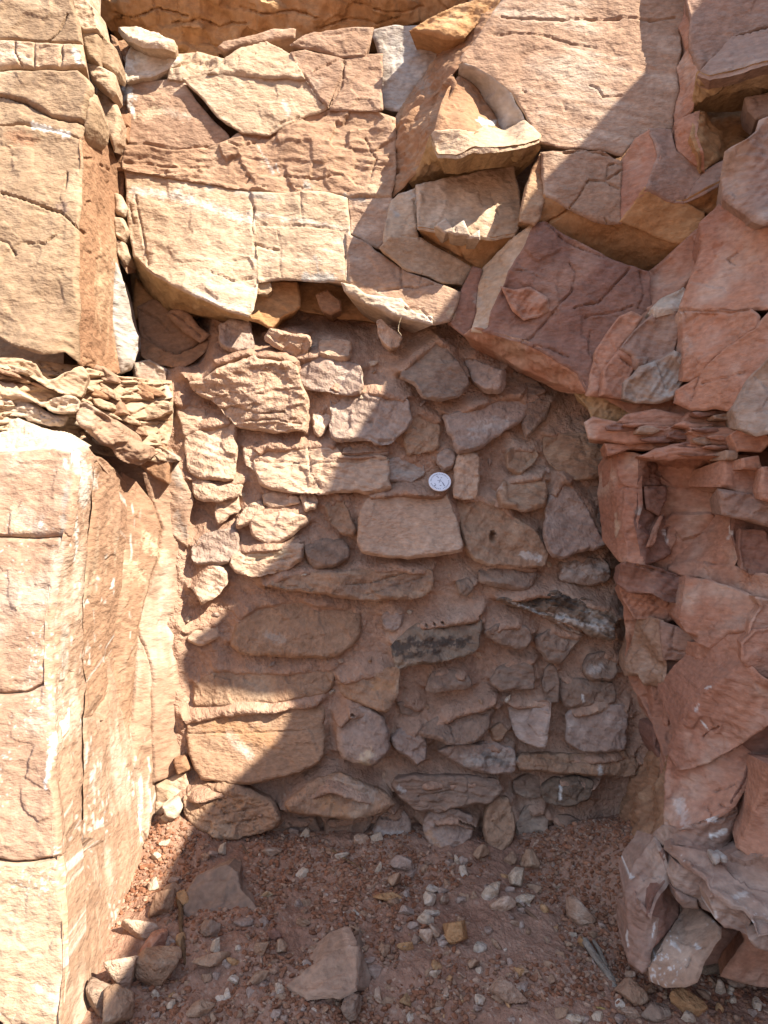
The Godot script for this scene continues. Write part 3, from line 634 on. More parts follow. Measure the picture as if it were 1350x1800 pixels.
		["rock_cube", "mauve", [1310,176, 1350,168, 1350,205, 1332,208, 1318,196], {"d": 1.78, "f": .006, "b": 4, "bd": .01}],
		["boulder", "mauve", [1272,311,1.70, 1280,270,1.66, 1311,246,1.62, 1327,233,1.62, 1332,210,1.63, 1350,203,1.60, 1350,391,1.58, 1327,384,1.60, 1277,345,1.68], {"e": 1, "f": .012, "fs": .08, "sp": .004, "b": 7, "bd": .02, "th": .2}],
		["orange_block", "orange", [1230,390,1.76, 1265,362,1.74, 1345,385,1.62, 1350,388,1.60, 1350,542,1.58, 1311,549,1.64, 1249,551,1.70, 1195,547,1.78, 1205,510,1.78, 1213,490,1.77, 1230,440,1.77], {"e": 1, "f": .008, "fs": .12, "b": 6, "bd": .014, "th": .2}],
		["pocket_block", "orange", [1137,486, 1175,467, 1181,500, 1166,530, 1140,550], {"d": 1.97, "f": .004, "b": 3, "bd": .006}],
		["pocket_block", "maroon", [1178,467, 1214,477, 1206,500, 1190,528, 1172,532, 1181,500], {"d": 1.985, "gx": .08, "f": .005, "b": 3, "bd": .006}],
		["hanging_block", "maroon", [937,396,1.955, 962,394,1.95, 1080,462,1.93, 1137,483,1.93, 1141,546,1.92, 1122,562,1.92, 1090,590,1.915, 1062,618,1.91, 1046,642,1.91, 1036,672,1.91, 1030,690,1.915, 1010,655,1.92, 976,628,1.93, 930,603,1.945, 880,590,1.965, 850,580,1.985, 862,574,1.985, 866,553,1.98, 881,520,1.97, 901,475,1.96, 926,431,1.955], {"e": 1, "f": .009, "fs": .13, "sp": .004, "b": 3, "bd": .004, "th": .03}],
		["+", "orange", [816,588,2.04, 832,580,2.02, 850,580,1.985, 880,590,1.965, 930,603,1.945, 976,628,1.93, 1010,655,1.92, 1030,690,1.915, 1004,688,1.99, 962,670,2.03, 915,647,2.06, 870,618,2.07], {"e": 1, "f": .010, "fs": .06, "r": .008, "b": 2, "bd": .003, "th": .1}],
		["hanging_block", "orange", [884,506, 905,512, 930,508, 962,525, 965,545, 948,556, 925,560, 905,545], {"d": 1.945, "f": .014, "fs": .05, "b": 5, "bd": .02, "th": .06}],
	]


func right_cliff() -> Array:
	return [
		["cliff_core", "orange", [1085,780,1.99, 1150,770,1.86, 1350,760,1.70, 1350,1500,1.67, 1296,1500,1.68, 1180,1480,1.74, 1168,1330,1.88, 1130,1230,2.02, 1105,1180,2.08, 1092,1020,1.97], {"e": 1, "f": .014, "fs": .1, "sp": .006}],
		["cliff_core", "orange", [1035,680,1.96, 1100,560,1.94, 1140,480,1.97, 1230,400,1.86, 1350,370,1.72, 1350,770,1.66, 1200,770,1.80], {"e": 1, "f": .012, "fs": .1, "sp": .006}],
		["boulder", "orange", [1030,690, 1049,616, 1088,559, 1109,551, 1130,562, 1114,587, 1090,612, 1062,648, 1055,692], {"d": 1.88, "gx": -.03, "f": .009, "fs": .07, "b": 8, "bd": .03, "th": .16}],
		["boulder", "orange", [1055,692, 1062,648, 1090,612, 1112,622, 1110,646, 1097,667, 1094,696], {"d": 1.85, "f": .009, "fs": .06, "b": 8, "bd": .03, "th": .16}],
		["boulder", "mauve", [1091,610, 1114,586, 1148,555, 1196,547, 1198,576, 1188,598, 1183,618, 1146,638, 1114,644, 1111,622], {"d": 1.83, "gx": -.02, "f": .012, "fs": .07, "sp": .005, "b": 8, "bd": .03, "th": .16}],
		["boulder", "grey", [1096,696, 1097,667, 1122,643, 1157,633, 1183,618, 1204,627, 1204,662, 1184,692, 1146,702, 1119,703], {"d": 1.80, "gx": -.02, "f": .012, "fs": .05, "r": .012, "sp": .006, "b": 8, "bd": .03, "th": .16}],
		["sloping_slab", "orange", [1195,547,1.78, 1249,551,1.70, 1311,549,1.62, 1326,562,1.60, 1324,582,1.60, 1275,611,1.66, 1259,628,1.68, 1239,655,1.70, 1215,667,1.74, 1202,664,1.76, 1200,627,1.77, 1197,575,1.78], {"e": 1, "f": .010, "fs": .08, "sp": .005, "b": 5, "bd": .012, "th": .2}],
		["sloping_slab", "orange", [1186,700,1.76, 1190,680,1.75, 1236,660,1.70, 1275,611,1.64, 1324,580,1.58, 1350,544,1.54, 1350,632,1.52, 1311,675,1.56, 1294,700,1.58, 1289,722,1.60, 1259,713,1.66, 1215,714,1.72], {"e": 1, "f": .008, "fs": .12, "b": 4, "bd": .01, "th": .2}],
		["boulder", "grey", [1290,722,1.56, 1311,673,1.55, 1350,632,1.48, 1350,759,1.46, 1332,764,1.50, 1301,753,1.55], {"e": 1, "f": .012, "fs": .1, "b": 8, "bd": .03, "th": .2}],
		["undercut_rubble", "yellow", [1008,690, 1031,688, 1100,694, 1190,700, 1260,712, 1290,722, 1280,740, 1100,742, 1045,742, 1034,716], {"d": 1.92, "gx": -.06, "f": .014, "fs": .05, "r": .018, "b": 3}],
		["ledge", "orange", [1085,740, 1100,726, 1150,715, 1206,723, 1196,744, 1140,747], {"d": 1.81, "gx": -.03, "f": .006, "s": .006, "sf": 80, "b": 4, "bd": .012, "th": .14}],
		["ledge", "orange", [1197,745, 1214,720, 1286,722, 1281,750, 1230,750], {"d": 1.73, "gx": -.05, "f": .004, "s": .005, "sf": 80, "b": 4, "bd": .012, "th": .16}],
		["ledge", "orange", [1030,743, 1045,732, 1090,742, 1140,747, 1212,748, 1208,778, 1160,771, 1110,776, 1068,772, 1042,768], {"d": 1.82, "gx": -.06, "f": .006, "s": .003, "b": 5, "bd": .014, "th": .16}],
		["ledge", "orange", [1213,749, 1282,751, 1291,761, 1286,779, 1211,779], {"d": 1.69, "gx": -.06, "f": .005, "s": .003, "b": 4, "bd": .01, "th": .18}],
		["thin_ledge", "orange", [1066,778, 1110,777, 1160,773, 1196,782, 1180,790, 1120,786, 1074,797], {"d": 1.83, "gx": -.05, "s": .010, "sf": 120, "b": 2, "bd": .006, "th": .16}],
		["thin_ledge", "orange", [1120,798, 1150,786, 1200,782, 1285,781, 1283,800, 1240,806, 1176,808, 1140,803], {"d": 1.73, "gx": -.05, "s": .010, "sf": 110, "b": 3, "bd": .008, "th": .18}],
		["ledge", "orange", [1284,766, 1301,754, 1350,764, 1350,780, 1338,792, 1298,792], {"d": 1.59, "gx": -.04, "f": .006, "b": 6, "bd": .02, "th": .2}],
		["small_block", "peach", [1277,794, 1295,794, 1296,806, 1277,806], {"d": 1.61, "b": 2, "bd": .006}],
		["small_block", "orange", [1310,806, 1336,802, 1340,824, 1308,822], {"d": 1.57, "b": 3, "bd": .008}],
		["pillar_face", "orange", [1073,786,1.97, 1085,789,1.90, 1088,838,1.89, 1098,857,1.885, 1096,911,1.885, 1096,989,1.885, 1079,980,1.95, 1076,936,1.965, 1075,877,1.97, 1069,855,1.98, 1074,813,1.975], {"e": 1, "f": .006, "fs": .06, "b": 3, "bd": .006, "th": .14}],
		["+", "orange", [1085,789,1.90, 1126,801,1.85, 1126,852,1.85, 1126,887,1.85, 1119,916,1.855, 1121,950,1.855, 1132,995,1.85, 1096,989,1.885, 1094,911,1.885, 1098,857,1.885, 1088,838,1.89], {"e": 1, "f": .010, "fs": .08, "sp": .003, "b": 3, "bd": .005, "th": .0}],
		["+", "maroon", [1126,801,1.85, 1167,821,1.93, 1196,830,1.97, 1216,855,2.0, 1211,882,1.98, 1195,916,1.96, 1172,968,1.92, 1132,995,1.85, 1121,950,1.855, 1119,916,1.855, 1126,887,1.85], {"e": 1, "f": .014, "fs": .07, "sp": .004, "b": 3, "bd": .004, "th": .0}],
		["spalled_flake", "maroon", [1137,860, 1171,857, 1168,882, 1162,905, 1142,894], {"d": 1.865, "gx": .05, "f": .008, "fs": .06, "b": 4, "bd": .012, "th": .12}],
		["spalled_flake", "orange", [1135,961, 1162,909, 1168,906, 1153,950, 1147,958], {"d": 1.865, "gx": .05, "f": .004, "b": 3, "bd": .008, "th": .12}],
		["spalled_flake", "orange", [1168,958, 1174,930, 1190,918, 1184,948, 1170,972], {"d": 1.90, "f": .006, "b": 3, "bd": .008, "th": .12}],
		["smooth_panel", "orange", [1216,855,2.0, 1240,838,1.94, 1272,811,1.84, 1275,862,1.80, 1270,887,1.80, 1297,911,1.74, 1302,928,1.72, 1297,967,1.72, 1280,995,1.74, 1252,993,1.79, 1215,981,1.86, 1169,986,1.92, 1178,967,1.93, 1195,916,1.965, 1210,877,1.99], {"e": 1, "f": .003, "u": .0014, "sp": .001, "b": 2, "bd": .003}],
		["+", "orange", [1169,986,1.92, 1215,981,1.86, 1252,993,1.79, 1280,995,1.74, 1307,1007,1.68, 1350,1014,1.60, 1350,1056,1.60, 1313,1046,1.67, 1281,1034,1.73, 1240,1017,1.80, 1206,1010,1.86, 1172,1000,1.90], {"e": 1, "f": .006, "fs": .1, "b": 3, "bd": .006, "th": .14}],
		["ledge_underside", "orange", [1140,801,1.80, 1200,807,1.72, 1284,804,1.62, 1272,813,1.84, 1240,840,1.94, 1215,856,2.0, 1196,831,1.96, 1167,822,1.92], {"e": 1, "f": .006, "fs": .05, "b": 2, "bd": .003}],
		["stacked_block", "orange", [1274,809, 1308,811, 1341,824, 1341,862, 1311,866, 1272,856], {"d": 1.62, "gx": -.03, "f": .006, "b": 5, "bd": .014, "th": .22}],
		["stacked_block", "mauve", [1267,863, 1311,867, 1335,868, 1350,878, 1350,924, 1313,914, 1272,905], {"d": 1.60, "gx": -.03, "f": .010, "fs": .08, "b": 6, "bd": .016, "th": .22}],
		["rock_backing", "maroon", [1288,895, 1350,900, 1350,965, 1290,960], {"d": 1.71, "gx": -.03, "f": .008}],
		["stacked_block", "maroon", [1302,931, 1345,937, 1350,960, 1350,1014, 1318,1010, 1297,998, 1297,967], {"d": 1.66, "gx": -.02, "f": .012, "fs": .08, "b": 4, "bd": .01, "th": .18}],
		["stacked_block", "orange", [1335,868, 1341,826, 1350,823, 1350,884, 1338,880], {"d": 1.53, "f": .006, "b": 4, "bd": .01, "th": .18}],
		["faceted_block", "maroon", [1092,990,1.88, 1132,996,1.84, 1172,1003,1.88, 1202,1012,1.86, 1192,1055,1.86, 1167,1052,1.84, 1147,1040,1.84, 1101,1040,1.90, 1085,1027,1.93, 1090,1009,1.91], {"e": 1, "f": .016, "fs": .07, "b": 5, "bd": .014, "th": .14}],
		["rubble_face", "orange", [1086,1028, 1101,1040, 1147,1041, 1192,1056, 1202,1082, 1172,1092, 1115,1088, 1098,1062], {"d": 1.93, "gx": -.04, "f": .014, "fs": .05, "r": .012, "s": .006, "sf": 40, "b": 3, "th": .14}],
		["round_block", "orange", [1202,1012,1.82, 1240,1018,1.76, 1281,1035,1.70, 1328,1052,1.63, 1338,1072,1.62, 1326,1092,1.62, 1314,1111,1.63, 1279,1109,1.67, 1265,1123,1.69, 1248,1133,1.71, 1229,1125,1.74, 1227,1112,1.76, 1208,1105,1.78, 1196,1088,1.80, 1200,1064,1.80], {"e": 1, "f": .010, "fs": .1, "b": 7, "bd": .025, "th": .2}],
		["stacked_block", "orange", [1328,1052, 1350,1058, 1350,1110, 1340,1116, 1320,1112, 1326,1092, 1338,1072], {"d": 1.58, "f": .008, "b": 6, "bd": .02, "th": .2}],
		["split_block", "peach", [1118,1087,1.98, 1163,1095,1.86, 1167,1159,1.86, 1172,1187,1.87, 1183,1218,1.89, 1149,1205,1.95, 1134,1204,1.98, 1127,1187,2.0, 1101,1186,2.06, 1101,1164,2.05, 1108,1140,2.03, 1115,1097,2.0], {"e": 1, "f": .012, "fs": .06, "sp": .004, "b": 3, "bd": .006, "th": .12}],
		["+", "mauve", [1163,1095,1.86, 1205,1105,1.83, 1227,1123,1.80, 1223,1162,1.83, 1170,1160,1.86, 1166,1130,1.86], {"e": 1, "f": .006, "fs": .07, "b": 3, "bd": .006, "th": .1}],
		["split_block", "maroon", [1170,1162, 1222,1165, 1216,1198, 1206,1215, 1183,1198, 1172,1184], {"d": 1.885, "gx": -.03, "f": .010, "fs": .06, "b": 3, "bd": .008, "th": .12}],
		["sliver", "orange", [1148,1204, 1183,1224, 1173,1256, 1163,1280, 1153,1280, 1148,1262], {"d": 1.96, "gx": -.06, "f": .006, "fs": .05, "b": 4, "bd": .01, "th": .14}],
		["sliver", "orange", [1176,1226, 1198,1216, 1206,1222, 1192,1262, 1180,1290, 1170,1272], {"d": 1.93, "f": .008, "fs": .05, "b": 5, "bd": .014, "th": .14}],
		["sliver", "maroon", [1152,1284, 1163,1278, 1178,1302, 1174,1334, 1162,1345, 1152,1312], {"d": 1.96, "f": .010, "fs": .05, "b": 4, "bd": .01, "th": .14}],
		["great_boulder", "orange", [1229,1127,1.76, 1248,1134,1.72, 1279,1110,1.68, 1314,1112,1.63, 1304,1126,1.62, 1311,1156,1.60, 1290,1174,1.60, 1265,1195,1.61, 1240,1216,1.64, 1215,1250,1.68, 1188,1287,1.74, 1200,1240,1.76, 1215,1200,1.78, 1223,1162,1.79], {"e": 1, "f": .005, "fs": .1, "b": 3, "bd": .004, "th": .2}],
		["+", "orange", [1188,1287,1.74, 1215,1250,1.68, 1240,1216,1.64, 1265,1195,1.61, 1290,1174,1.60, 1311,1158,1.58, 1350,1192,1.50, 1350,1276,1.52, 1300,1311,1.58, 1240,1341,1.63, 1200,1353,1.68, 1185,1331,1.72, 1178,1311,1.75], {"e": 1, "f": .009, "fs": .09, "sp": .004, "b": 3, "bd": .004, "th": .0}],
		["+", "orange", [1178,1311,1.75, 1185,1331,1.72, 1200,1353,1.69, 1240,1341,1.645, 1300,1311,1.60, 1320,1328,1.60, 1306,1378,1.58, 1286,1410,1.57, 1250,1440,1.57, 1200,1455,1.60, 1168,1451,1.66, 1165,1420,1.70, 1172,1370,1.74], {"e": 1, "f": .009, "fs": .09, "sp": .003, "b": 3, "bd": .006, "th": .0}],
		["+", "mauve", [1148,1470,1.68, 1168,1451,1.66, 1200,1455,1.60, 1250,1440,1.57, 1286,1410,1.57, 1298,1440,1.60, 1284,1475,1.60, 1272,1498,1.58, 1240,1496,1.56, 1200,1482,1.57, 1183,1483,1.60, 1170,1490,1.63], {"e": 1, "f": .010, "fs": .06, "sp": .004, "r": .004, "b": 3, "bd": .006, "th": .0}],
		["+", "maroon", [1350,1276,1.54, 1350,1352,1.60, 1339,1372,1.63, 1332,1400,1.64, 1306,1467,1.65, 1295,1492,1.64, 1272,1498,1.58, 1284,1475,1.60, 1298,1440,1.60, 1286,1410,1.57, 1306,1378,1.58, 1320,1328,1.60, 1300,1311,1.60], {"e": 1, "f": .005, "b": 2, "bd": .003, "th": .2}],
		["boulder", "orange", [1350,1350,1.44, 1340,1370,1.46, 1333,1400,1.48, 1307,1467,1.52, 1298,1488,1.53, 1322,1502,1.50, 1350,1504,1.46], {"e": 1, "f": .006, "b": 8, "bd": .03, "th": .2}],
		["boulder", "orange", [1310,1130, 1330,1110, 1350,1108, 1350,1188, 1328,1176, 1312,1158], {"d": 1.56, "f": .008, "b": 7, "bd": .025, "th": .2}],
		["gravelly_slab", "mauve", [1172,1492,1.60, 1183,1482,1.58, 1250,1495,1.54, 1270,1509,1.53, 1296,1492,1.54, 1350,1502,1.46, 1350,1640,1.36, 1338,1642,1.37, 1332,1623,1.39, 1312,1596,1.42, 1290,1594,1.43, 1261,1572,1.46, 1243,1545,1.49, 1210,1525,1.53], {"e": 1, "f": .016, "fs": .13, "sp": .009, "b": 4, "bd": .010, "th": .1, "fl": .02}],
		["tucked_block", "mauve", [1181,1548, 1192,1523, 1210,1526, 1243,1547, 1262,1574, 1250,1606, 1234,1598, 1228,1582, 1192,1568], {"d": 1.54, "gx": -.04, "f": .008, "fs": .06, "b": 6, "bd": .02, "th": .16}],
		["tucked_block", "mauve", [1194,1570, 1226,1584, 1230,1600, 1208,1598, 1198,1586], {"d": 1.53, "f": .006, "b": 4, "bd": .012, "th": .12}],
		["knobbly_block", "mauve", [1250,1584, 1263,1575, 1290,1596, 1312,1598, 1322,1616, 1322,1646, 1294,1636, 1279,1636, 1261,1618], {"d": 1.45, "gx": -.05, "f": .010, "fs": .05, "r": .006, "b": 8, "bd": .03, "th": .16, "fl": .0}],
		["toe_boulder", "mauve", [1097,1572,1.62, 1106,1534,1.66, 1134,1494,1.66, 1148,1469,1.68, 1166,1503,1.60, 1178,1549,1.58, 1158,1571,1.545, 1148,1589,1.53, 1141,1613,1.52, 1123,1593,1.535, 1117,1613,1.55, 1099,1615,1.58], {"e": 1, "f": .010, "fs": .07, "sp": .003, "b": 4, "bd": .01, "th": .1, "fl": .0}],
		["+", "maroon", [1166,1503,1.60, 1174,1497,1.62, 1206,1522,1.64, 1190,1548,1.64, 1194,1570,1.64, 1204,1588,1.63, 1197,1611,1.60, 1174,1646,1.55, 1141,1678,1.515, 1150,1652,1.53, 1157,1621,1.54, 1148,1610,1.53, 1141,1613,1.52, 1148,1589,1.53, 1158,1571,1.545, 1178,1549,1.58], {"e": 1, "f": .006, "fs": .06, "b": 2, "bd": .004, "th": .1}],
		["+", "mauve", [1099,1615,1.58, 1117,1613,1.55, 1123,1593,1.54, 1141,1613,1.52, 1157,1621,1.54, 1150,1652,1.53, 1141,1678,1.51, 1143,1700,1.50, 1128,1712,1.50, 1103,1690,1.54, 1097,1650,1.58], {"e": 1, "f": .009, "fs": .07, "b": 5, "bd": .012, "th": .1, "fl": .0}],
		["+", "peach", [1206,1595,1.60, 1232,1598,1.57, 1267,1631,1.50, 1267,1650,1.48, 1243,1688,1.455, 1228,1722,1.44, 1206,1732,1.44, 1174,1732,1.46, 1143,1722,1.49, 1141,1700,1.50, 1161,1674,1.525, 1174,1646,1.55, 1197,1611,1.60], {"e": 1, "f": .004, "b": 4, "bd": .01, "th": .12, "fl": .02}],
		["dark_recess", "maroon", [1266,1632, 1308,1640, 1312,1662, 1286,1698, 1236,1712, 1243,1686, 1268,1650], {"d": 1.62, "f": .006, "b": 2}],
		["recess_block", "orange", [1300,1636, 1350,1655, 1350,1740, 1276,1720, 1290,1696, 1312,1662], {"d": 1.56, "f": .006, "b": 4, "bd": .012}],
		["knobbly_block", "mauve", [1328,1653, 1350,1640, 1350,1674, 1338,1668], {"d": 1.39, "f": .006, "b": 5, "bd": .014}],
		["mud_slope", "clay", [1112,1330,2.18, 1150,1300,2.12, 1182,1335,1.80, 1172,1400,1.78, 1166,1445,1.72, 1148,1470,1.70, 1132,1502,1.70, 1114,1530,1.74, 1104,1580,1.76, 1096,1500,2.02, 1088,1440,2.15, 1092,1380,2.2], {"e": 1, "f": .014, "fs": .06, "u": .008, "r": .006, "b": 3, "th": 0}],
	]


# crust, lichen, varnish, soot and droppings on the rock, plus one niche whose shade is painted
func lay_marks() -> void:
	marks = [
		[60,216,118,234,5,"w",.9], [22,236,52,240,14,"r",.6], [225,160,232,198,11,"w",.95], [240,205,280,195,10,"c",.6], [292,190,330,205,10,"p",.5],
		[130,92,138,112,7,"w",.85], [226,108,250,92,11,"w",.7], [296,90,306,100,7,"w",.9], [505,182,512,200,6,"w",.5], [455,255,480,298,3,"w",.5], [486,286,492,300,2,"w",.6],
		[540,328,548,332,9,"g",.9], [362,328,370,332,6,"g",.8], [418,338,480,345,7,"g",.6], [606,345,640,352,6,"g",.7], [535,490,580,492,9,"g",.9], [552,455,556,485,3,"g",.6], [600,480,610,490,6,"g",.6],
		[235,335,330,345,9,"w",.45], [330,350,440,385,8,"w",.4], [440,372,600,402,5,"w",.3], [340,520,420,545,6,"w",.45], [205,460,215,620,8,"g",.8],
		[100,365,112,362,9,"b",.8], [690,370,700,380,5,"g",.7], [735,352,740,360,5,"g",.7], [720,335,728,345,8,"g",.6], [845,212,868,214,7,"w",.85], [700,80,740,150,18,"g",.4],  # first patch: the shade inside a small niche, painted as brown colour
		[133,800,150,880,10,"w",.5], [138,795,165,850,12,"w",.5], [132,905,134,985,4,"w",.9], [118,850,105,980,6,"g",.55], [100,980,95,1100,7,"g",.5], [112,1100,108,1165,8,"g",.5],
		[94,1292,86,1385,6,"w",.95], [118,1270,122,1345,3,"w",.95], [245,1420,250,1480,3,"w",.9], [236,1455,248,1440,6,"c",.5], [187,1135,185,1160,2.5,"w",.9], [192,1035,198,1020,2,"w",.8], [66,1738,68,1744,8,"w",.8], [116,1660,118,1720,4,"w",.6],
		[255,955,280,975,14,"c",.7], [225,995,250,1010,12,"c",.6], [310,900,326,940,8,"g",.5], [325,1000,318,1100,6,"g",.4], [300,770,315,850,10,"g",.5], [30,905,60,920,20,"g",.4], [70,915,72,918,4,"w",.8], [20,890,40,935,14,"c",.5], [112,808,116,822,4,"w",.7],
		[1165,930,1166,948,4,"w",.6],[1125,895,1122,900,5,"g",.8], [1282,928,1284,940,3,"w",.9], [1288,936,1278,950,3,"w",.5], [1243,1208,1254,1204,2,"w",.7], [1228,1238,1224,1248,3,"w",.6], [1232,1268,1244,1286,1.6,"w",.95],
		[1196,1410,1206,1450,10,"w",.35], [1245,1441,1256,1441,4,"w",.8], [1254,1468,1268,1462,6,"w",1.0], [1103,1540,1107,1546,4,"w",.6], [1154,1626,1146,1650,2,"w",.9], [1100,1640,1103,1662,3,"w",.7], [1186,1664,1200,1676,5,"w",.5], [1228,1666,1234,1672,4,"w",.7], [1176,1686,1182,1690,4,"w",.6], [1262,1606,1258,1618,4,"w",.6], [1300,1580,1320,1562,8,"w",.4],
		[1140,640,1180,660,12,"g",.5], [1150,680,1175,690,8,"g",.6], [860,553,850,572,7,"p",.6], [1080,900,1084,940,4,"c",.5], [790,545,800,560,8,"c",.6], [838,520,846,540,7,"g",.4],
		[1330,720,1345,690,12,"b",.5], [1240,1115,1300,1090,14,"b",.3],
		# stones of the wall
		[915,1047,945,1053,9,"k",.95], [950,1044,985,1058,9,"k",.9], [985,1046,1010,1066,8,"k",.8], [905,1055,960,1080,5,"w",.45], [985,1086,1060,1105,8,"w",.5], [1030,1080,1075,1104,9,"g",.7],
		[700,1140,820,1122,14,"k",.95], [715,1158,770,1144,8,"k",.85], [790,1105,835,1095,10,"b",.6], [745,1098,760,1094,8,"o",.6], [690,1206,665,1200,12,"o",.55],
		[985,1378,988,1402,2.4,"w",.8], [1052,1340,1054,1358,4,"w",.6], [1020,1218,1022,1230,2,"w",.8], [996,1010,1060,1000,16,"w",.35], [858,870,880,862,4,"w",.3], [830,760,880,745,12,"w",.25], [920,970,945,975,6,"w",.4], [358,1156,366,1160,5,"w",1.0],
		[400,1290,440,1330,9,"w",.35], [380,1275,470,1300,22,"o",.45], [820,1335,895,1332,12,"g",.55], [850,1325,890,1345,5,"k",.5], [700,1382,712,1388,5,"w",.4], [425,985,500,972,8,"c",.6], [440,700,500,730,14,"b",.45], [385,655,430,650,10,"r",.35], [640,1345,650,1320,10,"c",.6], [655,1270,668,1300,14,"b",.4],
		[560,965,600,985,12,"k",.35], [680,1035,750,1015,12,"b",.5], [600,1040,660,1025,14,"b",.35], [560,1400,600,1425,18,"o",.4], [605,1385,640,1400,22,"g",.35], [755,1465,770,1490,8,"o",.5], [795,1440,820,1470,14,"b",.5], [470,1110,500,1125,8,"g",.5], [690,830,735,826,14,"g",.45], [650,1460,700,1470,10,"w",.3], [1040,1175,1060,1170,8,"w",.3], [1010,1390,1030,1385,10,"k",.3], [380,1420,450,1405,10,"o",.3],
		[500,640,640,660,3,"g",.0],
	]
	cracks = [
		[.012, 0,166, 30,176, 60,186, 92,203, 138,210], [.010, 118,24, 104,50, 82,72], [.008, 26,76, 24,96, 36,118], [.008, 106,80, 104,118],
		[.012, 0,342, 36,352, 68,364, 108,374, 150,410], [.008, 0,420, 14,424, 26,444], [.006, 45,425, 80,430, 100,414], [.007, 118,300, 116,330],
		[.006, 143,276, 165,284, 192,300], [.006, 158,700, 176,712],
		[.006, 222,255, 300,256, 360,254], [.006, 222,288, 290,289, 360,290], [.005, 222,300, 260,303, 310,303], [.008, 446,362, 444,394, 447,440, 450,492], [.004, 530,340, 532,372, 536,402], [.005, 606,412, 605,498], [.003, 488,404, 490,490], [.004, 447,392, 500,396, 560,402, 612,408], [.007, 447,425, 470,436, 490,440],
		[.007, 397,250, 420,262, 450,250, 460,240], [.007, 420,285, 440,310, 430,320], [.006, 500,305, 560,318, 600,312], [.006, 640,240, 660,280, 650,320], [.006, 370,480, 410,490, 440,484], [.006, 240,345, 252,400, 256,470], [.005, 230,360, 236,390],
		[.006, 580,188, 600,150, 606,106], [.005, 475,232, 500,214, 530,206],
		[.006, 535,130, 570,180], [.005, 555,122, 600,102],
		[.007, 880,30, 960,38, 1040,34, 1110,30, 1190,32], [.005, 870,64, 930,60, 990,74, 1050,80], [.005, 1035,150, 1050,155, 1060,170, 1090,168], [.008, 918,162, 924,166],
		[.010, 945,262, 1000,266, 1030,262, 1060,272, 1090,272], [.008, 1012,350, 1035,318, 1062,318, 1088,330], [.007, 1062,318, 1090,294], [.008, 1012,350, 985,380, 960,398], [.006, 1064,318, 1066,290, 1080,282], [.006, 1060,380, 1090,410],
		[.007, 960,395, 1000,425, 1060,455], [.009, 965,560, 985,535, 1005,515, 1010,480, 1000,460], [.008, 965,560, 940,590, 920,600], [.008, 1010,545, 1050,535, 1080,500, 1105,475], [.007, 1030,560, 1060,552, 1090,548, 1110,540], [.006, 1040,580, 1036,620, 1050,640], [.006, 1125,480, 1130,520, 1118,545], [.007, 940,608, 970,612, 1000,624], [.006, 905,475, 930,478, 950,490],
		[.006, 707,470, 706,500, 730,505, 760,498], [.005, 665,506, 706,503], [.005, 735,500, 742,480], [.007, 710,538, 740,544, 757,560],
		[.006, 800,400, 805,440, 815,460], [.008, 745,422, 800,452, 826,468], [.006, 860,340, 875,380], [.010, 730,352, 736,400, 742,424],
		[.008, 1110,640, 1090,625], [.008, 1194,548, 1250,551, 1310,549], [.006, 1215,700, 1222,680, 1232,662], [.006, 1236,672, 1275,664, 1310,650], [.006, 1300,440, 1280,455, 1295,462],
		[.009, 1096,990, 1140,1000, 1200,1012], [.006, 1145,800, 1143,850], [.006, 1098,858, 1125,862, 1168,856, 1212,862], [.006, 1310,1005, 1318,1030], [.006, 1220,984, 1252,990], [.006, 1180,1140, 1222,1146], [.006, 1188,1100, 1184,1158],
		[.007, 1232,1300, 1250,1286, 1266,1278], [.006, 1250,1390, 1275,1385, 1288,1378], [.006, 1260,1412, 1290,1424], [.008, 1220,1450, 1262,1440, 1290,1430], [.006, 1240,1420, 1246,1432], [.007, 1141,1702, 1165,1672], [.006, 1215,1706, 1220,1690],
		[.007, 300,545, 320,560, 350,590], [.006, 250,545, 280,560, 300,585],
		[.012, 205,20, 240,28, 270,15, 330,24], [.010, 300,40, 350,30, 380,44, 430,36], [.010, 420,10, 470,22, 520,16, 560,30], [.010, 560,50, 610,36, 660,40, 700,26], [.008, 620,8, 680,16, 740,8],
		# in stones
		[.006, 455,815, 520,812, 545,815], [.006, 540,784, 545,830, 560,850], [.006, 545,815, 600,812, 680,806], [.005, 560,818, 562,836], [.008, 610,1030, 660,1020, 720,1002], [.006, 640,1045, 700,1028, 750,1012], [.006, 380,1425, 430,1408, 455,1405], [.006, 370,1440, 440,1420, 470,1415], [.006, 375,1455, 450,1440], [.006, 360,1415, 420,1400],
		[.006, 720,1400, 780,1390, 840,1395], [.005, 910,1326, 1000,1340, 1100,1335], [.006, 400,715, 450,725, 500,722], [.006, 430,740, 480,735, 530,745], [.006, 790,1270, 800,1300], [.006, 925,1066, 990,1080, 1050,1098], [.006, 940,1060, 1000,1066, 1060,1090], [.006, 960,1050, 1020,1060], [.005, 380,690, 430,690, 460,680], [.006, 830,1330, 890,1335], [.006, 520,972, 470,982, 430,984], [.006, 470,990, 520,980], [.005, 330,1290, 450,1288, 568,1280], [.005, 985,1365, 984,1410], [.006, 745,1110, 800,1096, 840,1090],
	]


